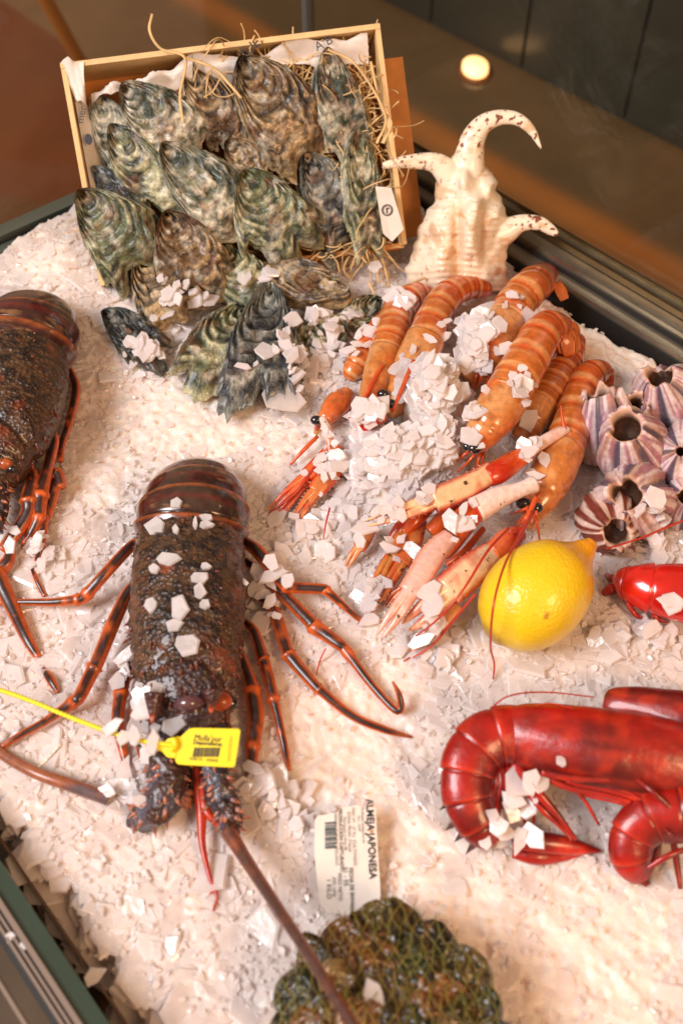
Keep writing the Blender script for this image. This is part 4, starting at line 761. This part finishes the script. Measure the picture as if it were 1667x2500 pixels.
ppart(p3, 'abdomen', [(1760, 1985, .040, 70), (1660, 1990, .038, 66), (1590, 2000, .034, 62), (1545, 2040, .028, 56), (1540, 2095, .020, 50), (1565, 2140, .010, 30)], 204, 5)
plegs(p3, [[(1610, 2030, .024, 8), (1600, 2090, .016, 9), (1575, 2150, .006, 6)], [(1640, 2040, .024, 8), (1650, 2100, .014, 9), (1660, 2170, .006, 6)], [(1680, 2070, .03, 7), (1630, 2090, .03, 8), (1580, 2120, .024, 6)], [(1540, 2120, .008, 12), (1560, 2140, .006, 16), (1580, 2160, .003, 8)]])
p4 = empty('red_prawn', W(1600, 1430, 0), 'glossy bright red prawn tail at the right edge beside the lemon', 'prawn', GP)
ppart(p4, 'abdomen', [(1500, 1426, .010, 16), (1522, 1424, .016, 38), (1562, 1430, .022, 54), (1620, 1440, .026, 66), (1700, 1452, .03, 72), (1780, 1465, .03, 70)], 206, 4, .75); plegs(p4, [[(1510, 1432, .012, 8), (1490, 1440, .010, 14), (1470, 1450, .004, 8)], [(1512, 1420, .014, 8), (1494, 1412, .012, 13), (1480, 1404, .006, 7)], [(1530, 1470, .014, 6), (1550, 1500, .010, 7), (1575, 1512, .004, 4)], [(1580, 1480, .014, 6), (1605, 1510, .010, 7), (1630, 1518, .004, 4)]]); o = p4.children[0]; o.data.materials[0] = mat('bright_prawn_shell', lin(206, 26, 12), .2, coat=.9, sss=.15, sssr=(1, .1, .05), bump=(('n', 60, .3, .002),), var=.3, vscale=60)
# ------------------------------------------------------------ paper label with print
lp = [(768, 2003), (775, 1992), (822, 1984), (836, 1972), (872, 1965), (884, 1972), (917, 1972), (921, 2060), (929, 2185), (918, 2240), (800, 2228), (780, 2205), (768, 2090)]
lc = W(845, 2100, .012); ln = nz(A(0, -.15, 1)); lq = lambda x, y, d=0.: PP(x, y, lc+ln*d, ln)
lab = empty('price_label', lc, 'white printed paper label stuck in the ice reading almeja japonesa', 'label')
mk('sheet', *slab([lq(*p) for p in lp], ln, .0005), M['paper'], lab, smooth=False)
xd = lq(912, 2160)-lq(904, 1985); yd = lq(920, 2050)-lq(800, 2060)
def lt(txt, px, py, size, sx=1., m='ink', bold=False): put('lettering', txt, size, lq(px, py, .0008), xd, yd, M[m], lab, sx, bold)
lt('ALMEJA JAPONESA', 905, 2046, .0062, .92, bold=True); lt('Ruditapes philippinarum', 886, 2015, .0022); lt('Vivo - DDP', 876, 2010, .0021); lt('FAO 37 - 27.9.a  CULTIVADO', 864, 2042, .0026, 1.05); lt('ZONA PROD. ITALIA', 852, 2030, .0026); lt('Marisqueo a flote 08', 842, 2035, .0024); lt('PRODUCCION CAPTURADO', 832, 2050, .0028, 1.02, bold=True)
lt('ORIGEN EUROPA MOLUSCO', 820, 2048, .0024); lt('FECHA DE ENVASADO', 858, 2180, .003, .95, bold=True); lt('01 - 05', 843, 2140, .0038); lt('PESO NETO', 829, 2165, .003); lt('(PES. UNI)', 815, 2165, .0026); lt('1 KILO', 802, 2170, .0038)
parts = []; xx = nz(xd); yy = nz(yd); yc = 2008.; r_ = np.random.default_rng(5)
while yc < 2072:
    w_ = r_.choice([1.2, 2.2, 3.4]); a = lq(793, yc, .0008); parts.append(slab([a, a+yy*.0066, a+yy*.0066+xx*w_*mpp(a), a+xx*w_*mpp(a)], ln, .0001)); yc += w_+r_.choice([1.2, 2.])
mk('barcode', *merge(parts)[:2], M['inkg'], lab, smooth=False, solid=False)
mk('tick_mark', *slab([lq(899, 2022, .001), lq(905, 2030, .001), lq(912, 2023, .001), lq(906, 2036, .001)], ln, .0001), M['inkred'], lab, smooth=False, solid=False)
# ------------------------------------------------------------ yellow tag with strap
tc_ = W(505, 1825, .062); tn = nz(A(-.05, -.45, .85)); tq = lambda x, y, d=0.: PP(x, y, tc_+tn*d, tn)
tg = empty('plastic_tag', tc_, 'yellow plastic tag with beaded strap and printed barcode on the big lobster', 'tag')
poly = [(462, 1779), (474, 1777), (582, 1779), (587, 1783), (586, 1792), (574, 1869), (568, 1874), (452, 1868), (434, 1866), (428, 1858), (428, 1852), (438, 1802), (448, 1792)]
V, F = slab([tq(*p) for p in poly], tn, .0016); o = mk('tag_plate', V, F, M['yellow'], tg, smooth=False)
bv = o.modifiers.new('bevel', 'BEVEL'); bv.width = .0004; bv.segments = 2
V, F = slab([tq(*p, .0006) for p in [(440, 1797), (412, 1802), (396, 1815), (380, 1820), (377, 1828), (396, 1836), (408, 1850), (430, 1852)]], tn, .0026); o = mk('lock_head', V, F, M['yellow'], tg, smooth=False); bv = o.modifiers.new('bevel', 'BEVEL'); bv.width = .0009; bv.segments = 3
V, F, *_ = sweep(cr([tq(424, 1802, .0015), tq(428, 1818, .002), tq(418, 1832, .0012)], 12), .002, n=10); mk('lock_ring', V, F, M['yellow'], tg)
sp = cr(np.array([W(-40, 1672, .03), W(60, 1705, .035), W(200, 1762, .045), W(320, 1803, .056), tq(425, 1820, .003)]), 260)
V, F, *_ = sweep(sp, .0011+.0006*np.abs(np.sin(np.arange(260)*.75)), n=8); mk('strap', V, F, M['yellow'], tg)
x_ = tq(540, 1822)-tq(500, 1819); y_ = tq(505, 1800)-tq(502, 1830)
put('lettering', "Mulla'pur", .0052, tq(508, 1803, .0004), x_, y_+x_*.1, M['ink'], tg, .85); put('lettering', 'Depuradoras', .0034, tq(507, 1815, .0004), x_, y_, M['ink'], tg, .95, True)
put('lettering', '1040191   050502', .0024, tq(497, 1855, .0004), x_, y_, M['ink'], tg); put('lettering', 'VALENCIANA', .0024, tq(561, 1828, .0004), -y_, x_, mat('faint_ink', lin(150, 140, 20), .6), tg)
parts = []; X0 = 470.; xx = nz(x_); yy = nz(y_)
while X0 < 534:
    w_ = r_.choice([1.2, 2.2, 3.2]); a = tq(X0, 1848, .0004); parts.append(slab([a, a+xx*w_*mpp(a), a+xx*w_*mpp(a)+yy*.0055+xx*.0006, a+yy*.0055+xx*.0006], tn, .0001)); X0 += w_+r_.choice([1.4, 2.])
mk('barcode', *merge(parts)[:2], M['ink'], tg, smooth=False, solid=False)
# ------------------------------------------------------------ net bag of clams
bc = W(935, 2470, 0); 
def dome(x, y):
    u = np.asarray(x)-bc[0]-.005; v = np.asarray(y)-bc[1]+.012; r2 = (u/.100)**2+(v/.092)**2; return .052*np.sqrt(np.clip(1-r2, 0, 1))
cl = [ # px,py,size px, tilt
 (945, 2262, 95), (830, 2300, 80), (1060, 2300, 85), (760, 2350, 75), (900, 2345, 95), (1010, 2370, 90), (1125, 2370, 85), (830, 2400, 80), (720, 2430, 80), (950, 2440, 95), (1065, 2450, 90), (1165, 2450, 80), (800, 2480, 85), (890, 2520, 95), (1010, 2530, 95), (1120, 2540, 90), (740, 2540, 85), (1210, 2530, 70), (690, 2500, 60)]
cpal = [(lin(120, 100, 50), lin(70, 56, 24), lin(34, 34, 20)), (lin(150, 100, 46), lin(106, 64, 22), lin(60, 40, 18)), (lin(100, 104, 60), lin(50, 54, 34), lin(24, 28, 22)), (lin(214, 190, 150), lin(190, 160, 110), lin(120, 96, 60))]
what = ['topmost clam in the net bag', 'dark clam left of the topmost in the net', 'brown clam right of the topmost in the net', 'clam at the left shoulder of the net bag', 'broad clam below the topmost one', 'olive clam right of the broad one in the net', 'brown clam at the right shoulder of the net bag', 'pale clam under the antenna in the net bag', 'dark striped clam at left rim of the net bag', 'clam just below the ice flake on the net', 'clam right of the ice flake on the net', 'brown clam at the right rim of the net bag', 'clam left of the flake at the picture bottom', 'clam cut by the bottom edge, under the antenna tip', 'clam cut by the bottom edge, middle of the bag', 'clam cut by the bottom edge, right of middle', 'clam cut by the bottom edge, left part', 'clam cut by the bottom edge, at far right', 'small clam at the far left rim of the bag']
for k, (x, y, sz) in enumerate(cl):
    p = W(x, y, .02); p = W(x, y, float(dome(p[0], p[1]))*.8); h = float(dome(p[0], p[1])); p = W(x, y, h*.95+.002); e = .002
    gx = (dome(p[0]+e, p[1])-dome(p[0]-e, p[1]))/(2*e); gy = (dome(p[0], p[1]+e)-dome(p[0], p[1]-e))/(2*e); nn = nz(A(-gx, -gy, 1)+rng.normal(size=3)*.15+A(0, -.1, 0)) if h > .01 else nz(A((p[0]-bc[0])*8, (p[1]-bc[1])*8, 1))
    a = rng.uniform(0, 6.28); d = nz(np.cross(nn, A(math.cos(a), math.sin(a), .1))); r = sz*mpp(p)*1.0; pal = cpal[3] if k == 7 else cpal[k % 3]
    V, F, C = shellmesh(p-d*r*.95-nn*.009, p+d*r*.95-nn*.009, r*1.75, nn, r*.62, pal, k+61, frill=.02, nring=9, blunt=.3)
    tag(mk('clam', V, F, M['clam'], None, C), what[k], 'clam', 'clams in the net bag')
parts = []
cv_, cf_, _ = merge([b_ for b_ in BV[-len(cl):]]); cb = BVHTree.FromPolygons(cv_.tolist(), cf_)
def zc_(x, y):
    h = cb.ray_cast(Vector((x, y, .5)), Vector((0, 0, -1)))[0]; return None if h is None else h[2]
def netline(pts):
    zs = [zc_(x, y) for x, y in pts]; run = []
    for k in range(len(pts)+1):
        if k < len(pts) and zs[k] is not None and zs[k] > float(H(*pts[k]))+.010: run.append((*pts[k], zs[k])); continue
        if len(run) > 5:
            q = np.array(run); z = q[:, 2].copy(); m = np.array([z[max(0, i-4):i+5].max() for i in range(len(z))]); m = np.convolve(np.pad(m, 3, mode='edge'), np.ones(7)/7, 'valid'); q[:, 2] = np.maximum(z, m)+.0007
            V, F, *_ = sweep(q, .00024, n=5); parts.append((V, F))
        run = []
for k in range(-28, 29):
    s_ = k*.0072
    for dgn in (1, -1): netline([(bc[0]+.005+s_+.45*t*dgn+.0012*math.sin(t*300+k), bc[1]-.012+t) for t in np.linspace(-.12, .12, 130)])
tag(mk('net_bag', *merge(parts)[:2], M['net']), 'yellow green net bag holding dark clams at the bottom', 'net bag')
# packed ice mound over the langoustine heads
parts = []
for (x, y, rx, ry, h) in ((1058, 1035, 78, 100, .060), (965, 1185, 110, 85, .042), (1070, 1150, 70, 60, .044), (1150, 905, 48, 60, .052), (905, 1110, 60, 60, .034)):
    c0 = W(x, y, -.004); m_ = mpp(c0); V, F = ball(c0, (rx*m_, ry*m_*1.1, h), n=22); V = c0+(V-c0)*(1+.22*(fbm(V*60, 5, 3)-.5)[:, None]*2); parts.append((V, F))
tag(mk('packed_ice', *merge(parts)[:2], M['bed']), kind='stuff')
# ------------------------------------------------------------ ice: drop flakes onto everything built so far
Vs = []; Fs = []; k = 0
for V, F in BV: Vs.append(V); Fs += [[i+k for i in f] for f in F]; k += len(V)
allV = np.concatenate(Vs); bvh = BVHTree.FromPolygons(allV.tolist(), Fs)
bedbvh = BVHTree.FromPolygons(G.tolist(), [[i*nb+j, i*nb+j+1, (i+1)*nb+j+1, (i+1)*nb+j] for i in range(na-1) for j in range(nb-1)]) if False else None
def drop(x, y, z0=.6):
    h = bvh.ray_cast(Vector((x, y, z0)), Vector((0, 0, -1))); return h[0], h[1]
def camhit(px, py):
    h = bvh.ray_cast(Vector(CAM), Vector(ray(px, py))); return h[0], h[1]
def flake(c, n, R, th, r_, asp=None):
    n = nz(n); s = nz(np.cross(n, r_.normal(size=3))); u = np.cross(n, s); k = int(r_.integers(5, 9)); an = np.linspace(0, 2*math.pi, k, endpoint=False)+r_.uniform(-.3, .3, k)
    rad = R*r_.uniform(.6, 1.12, k); asp = r_.uniform(.5, 1.) if asp is None else asp; x = np.cos(an)*rad; y = np.sin(an)*rad*asp
    t = th*r_.uniform(.6, 1.2); sh = r_.uniform(.86, .97); top = c+np.outer(x*sh, s)+np.outer(y*sh, u)+n*t/2; midl = c+np.outer(x, s)+np.outer(y, u); bot = c+np.outer(x*.85, s)+np.outer(y*.85, u)-n*t/2
    V = np.vstack([top, midl, bot]); F = [list(range(k)), [2*k+i for i in range(k)][::-1]]
    for a in (0, k): F += [[a+i, a+k+i, a+k+(i+1) % k, a+(i+1) % k] for i in range(k)]
    return V, F
smooth_spots = [(800, 1830, 210), (380, 1030, 170), (560, 1010, 110), (1400, 780, 150), (1450, 2330, 260), (1000, 2080, 130), (1150, 2230, 130), (740, 1090, 90), (240, 1150, 110), (1560, 860, 120), (960, 1720, 130), (60, 1080, 10), (120, 640, 60)]
def dens(px, py):
    d = 1.
    for (x, y, r) in smooth_spots: d *= 1-.93*math.exp(-(((px-x)/r)**2+((py-y)/r)**2)**2)
    return d
r_ = np.random.default_rng(21); parts = []
N_FL = 21000
for i in range(N_FL):
    a = r_.uniform(aF+.004, aR-.012); b = r_.uniform(bL+.01, .5); x, y, _ = fr(a, b); z = float(H(x, y))
    px, py = proj(A(x, y, z)); 
    if py < 480 or px < -400 or px > 2100 or py > 2900: continue
    dn = dens(px, py)
    if r_.uniform() > dn: continue
    R = float(np.clip(r_.lognormal(-4.85, .55), .0022, .021))*(.5+.5*dn); tilt = r_.normal(size=3)*.14; n = A(0, 0, 1)+tilt
    if px > 1250 and py < 900: R *= .5
    parts.append(flake(A(x, y, z-R*.02+.0002), n, R, .0012+R*.10, r_))
for i in range(15000):
    a = r_.uniform(aF+.004, aR-.012); b = r_.uniform(bL+.01, .5); x, y, _ = fr(a, b); z = float(H(x, y)); px, py = proj(A(x, y, z))
    if py < 480 or px < -200 or px > 1900 or py > 2700 or r_.uniform() > .15+.85*dens(px, py): continue
    R = float(r_.uniform(.0010, .0036)); parts.append(flake(A(x, y, z+r_.uniform(.001, .0035)), A(0, 0, 1)+r_.normal(size=3)*.45, R, .001+R*.2, r_))
V, F, _ = merge(parts); tag(mk('crushed_ice', V, F, M['ice'], smooth=False, solid=False), kind='stuff')
# heaps of small flakes on the langoustines, between the oysters and round the things
parts = []
heaps = [(1140, 800, 60, 70, 90, .004), (1150, 870, 50, 50, 50, .004), (1010, 900, 40, 50, 24, .003), (1060, 950, 90, 100, 260, .005), (960, 1110, 130, 90, 260, .005), (1070, 1080, 80, 70, 130, .005), (870, 1130, 80, 80, 100, .005), (900, 1050, 70, 50, 60, .004), (1100, 1290, 120, 60, 24, .002),
 (1230, 740, 60, 40, 5, .002), (990, 740, 40, 30, 10, .002), (440, 800, 60, 60, 30, .003), (500, 755, 70, 20, 14, .002), (800, 770, 80, 30, 34, .003), (740, 940, 70, 50, 44, .004), (800, 900, 90, 70, 90, .006), (880, 700, 40, 30, 14, .002), (640, 690, 40, 16, 5, .002), (350, 870, 50, 40, 30, .003),
 (900, 1440, 40, 60, 22, .002), (1290, 1110, 40, 40, 16, .003), (1250, 1060, 40, 30, 14, .003), (760, 1300, 80, 60, 40, .003), (850, 1230, 60, 60, 50, .003), (940, 1330, 60, 70, 30, .002), (1480, 1560, 50, 30, 50, .004), (1590, 1560, 60, 26, 50, .005), (1230, 2050, 60, 40, 30, .005), (1280, 1990, 60, 60, 16, .003), (330, 1920, 60, 60, 40, .004), (340, 1720, 30, 60, 16, .003), (300, 1640, 24, 60, 8, .002), (640, 1500, 30, 60, 22, .004), (640, 1930, 60, 50, 40, .006), (100, 1370, 60, 40, 30, .004), (720, 2000, 60, 60, 20, .003), (1060, 1600, 60, 60, 40, .003), (1600, 1350, 50, 40, 40, .005), (660, 1400, 40, 50, 16, .004)]
for (hx, hy, rx, ry, n, dz) in heaps:
    c0, _n = camhit(hx, hy); c0 = np.array(c0); m_ = mpp(c0)
    for i in range(n):
        g_ = r_.normal(size=2)*.52; x = c0[0]+g_[0]*rx*m_; y = c0[1]+g_[1]*ry*m_*1.15; h, nn = drop(x, y)
        if h is None: continue
        R = float(np.clip(r_.lognormal(-5.05, .46), .002, .0115)); n3 = A(-.1, -.25, 1)+r_.normal(size=3)*.24
        q = np.array(h)+A(0, 0, R*.25+abs(r_.normal())*dz*math.exp(-(g_@g_)))
        fx, fy = proj(q)
        if q[2] > .16 or (fy < 640 and fx < 1010) or (420 < fx < 605 and 1765 < fy < 1890) or (990 < fx < 1230 and fy < 690): continue
        parts.append(flake(q, n3, R, .0014+R*.12, r_))
V, F, _ = merge(parts); tag(mk('loose_ice', V, F, M['iceh'], smooth=False, solid=False), kind='stuff')
# single large flakes one can point at
LG = 'ice flakes lying on the big lobster'
singles = [(432, 1232, 17, 15, 'small square ice flake high on the lobster tail'), (382, 1285, 30, 28, 'big square ice flake at the left of the lobster tail joint'), (505, 1266, 19, 10, 'flat ice flake at the right of the lobster tail joint'), (503, 1285, 20, 11, 'pointed ice flake just above the carapace edge'), (478, 1280, 7, 20, 'narrow upright ice sliver on the tail joint'), (430, 1295, 9, 14, 'tiny ice chip at the middle of the tail joint'),
 (414, 1368, 34, 18, 'large elongated ice flake on the upper carapace'), (379, 1392, 14, 14, 'small pointed ice chip left below the elongated flake'), (503, 1385, 14, 9, 'clear oval ice chip on the right of the carapace'), (487, 1411, 23, 16, 'grey four sided ice flake right of carapace middle'), (488, 1446, 19, 22, 'triangular ice flake under the grey one'), (373, 1480, 18, 23, 'upright ice flake at the left of the carapace middle'),
 (440, 1490, 27, 30, 'largest square ice flake at the carapace centre'), (428, 1528, 24, 18, 'notched ice flake joined below the largest one'), (500, 1478, 14, 12, 'round ice lump right of the largest flake'), (456, 1576, 32, 32, 'pointed triangular ice flake low on the carapace'), (424, 1770, 30, 24, 'thick white ice chunk above the yellow tag'), (385, 1778, 17, 14, 'grey ice chip beside the white chunk by the tag'), (375, 1812, 16, 30, 'tall ice flake behind the tag strap'), (632, 1490, 30, 28, 'cloudy ice lump at the right side of the carapace')]
for k, (px, py, rx, ry, lb2) in enumerate(singles):
    h, nn = camhit(px, py)
    if h is None: continue
    h = np.array(h); nn = nz(np.array(nn)); nn = nn if nn[2] > 0 else -nn; m_ = mpp(h); rr2 = np.random.default_rng(300+k)
    n3 = nz(nn*.4+A(0, -.25, .8)); s = nz(np.cross(A(0, 1, 0), n3)); u = np.cross(n3, s); kk = int(rr2.integers(5, 8)); an = np.linspace(0, 2*math.pi, kk, endpoint=False)+rr2.uniform(-.3, .3, kk)+rr2.uniform(0, 3); rad = rr2.uniform(.8, 1.15, kk)
    x = np.cos(an)*rad*rx*m_; y = np.sin(an)*rad*ry*m_*1.15; c0 = h+n3*.0022; t = .0024; an2 = [c0+s*a*.86+u*b*.86+n3*t/2 for a, b in zip(x, y)]; md = [c0+s*a+u*b for a, b in zip(x, y)]; bo = [c0+s*a*.9+u*b*.9-n3*t for a, b in zip(x, y)]
    V = np.array(an2+md+bo); F = [list(range(kk)), [2*kk+i for i in range(kk)][::-1]]
    for a in (0, kk): F += [[a+i, a+kk+i, a+kk+(i+1) % kk, a+(i+1) % kk] for i in range(kk)]
    tag(mk('ice_flake', V, F, M['ice2'], smooth=False, solid=False), lb2, 'ice flake', LG)
for (px, py, R, lift, lb2, n3) in [(690, 985, 60, .006, 'widest flat ice sheet in front of the big dark blue oyster', (0, -.2, 1)), (915, 2435, 42, .003, 'grey ice flake lying on the net bag of clams', (.1, -.3, 1)), (1283, 782, 30, .004, 'upright oval ice flake on the rear langoustine', (-.6, -.7, .4)), (655, 1740-520+0, 8, .0, None, None), (60, 2065, 40, .004, 'long white ice sliver beside the green glass edge', (.3, -.4, .6)), (230, 2385, 34, .004, 'white ice piece leaning near the front rail', (.3, -.5, .6)), (740, 1000-50, 8, 0, None, None), (985, 925, 30, .004, 'square ice flake above the ice heap on the langoustines', (0, -.5, .8)), (28, 2290, 16, .002, 'ice bit lying in the steel front rail', (0, -.2, 1)), (60, 2310, 14, .002, 'second ice bit lying in the steel front rail', (0, -.2, 1))]:
    if lb2 is None: continue
    h, nn = camhit(px, py); h = np.array(h); V, F = flake(h+A(0, 0, lift), n3, R*mpp(h), .003, np.random.default_rng(int(px)), .8)
    tag(mk('ice_flake', V, F, M['ice2'] if py > 1500 else M['ice'], smooth=False, solid=False), lb2, 'ice flake', 'single ice flakes')
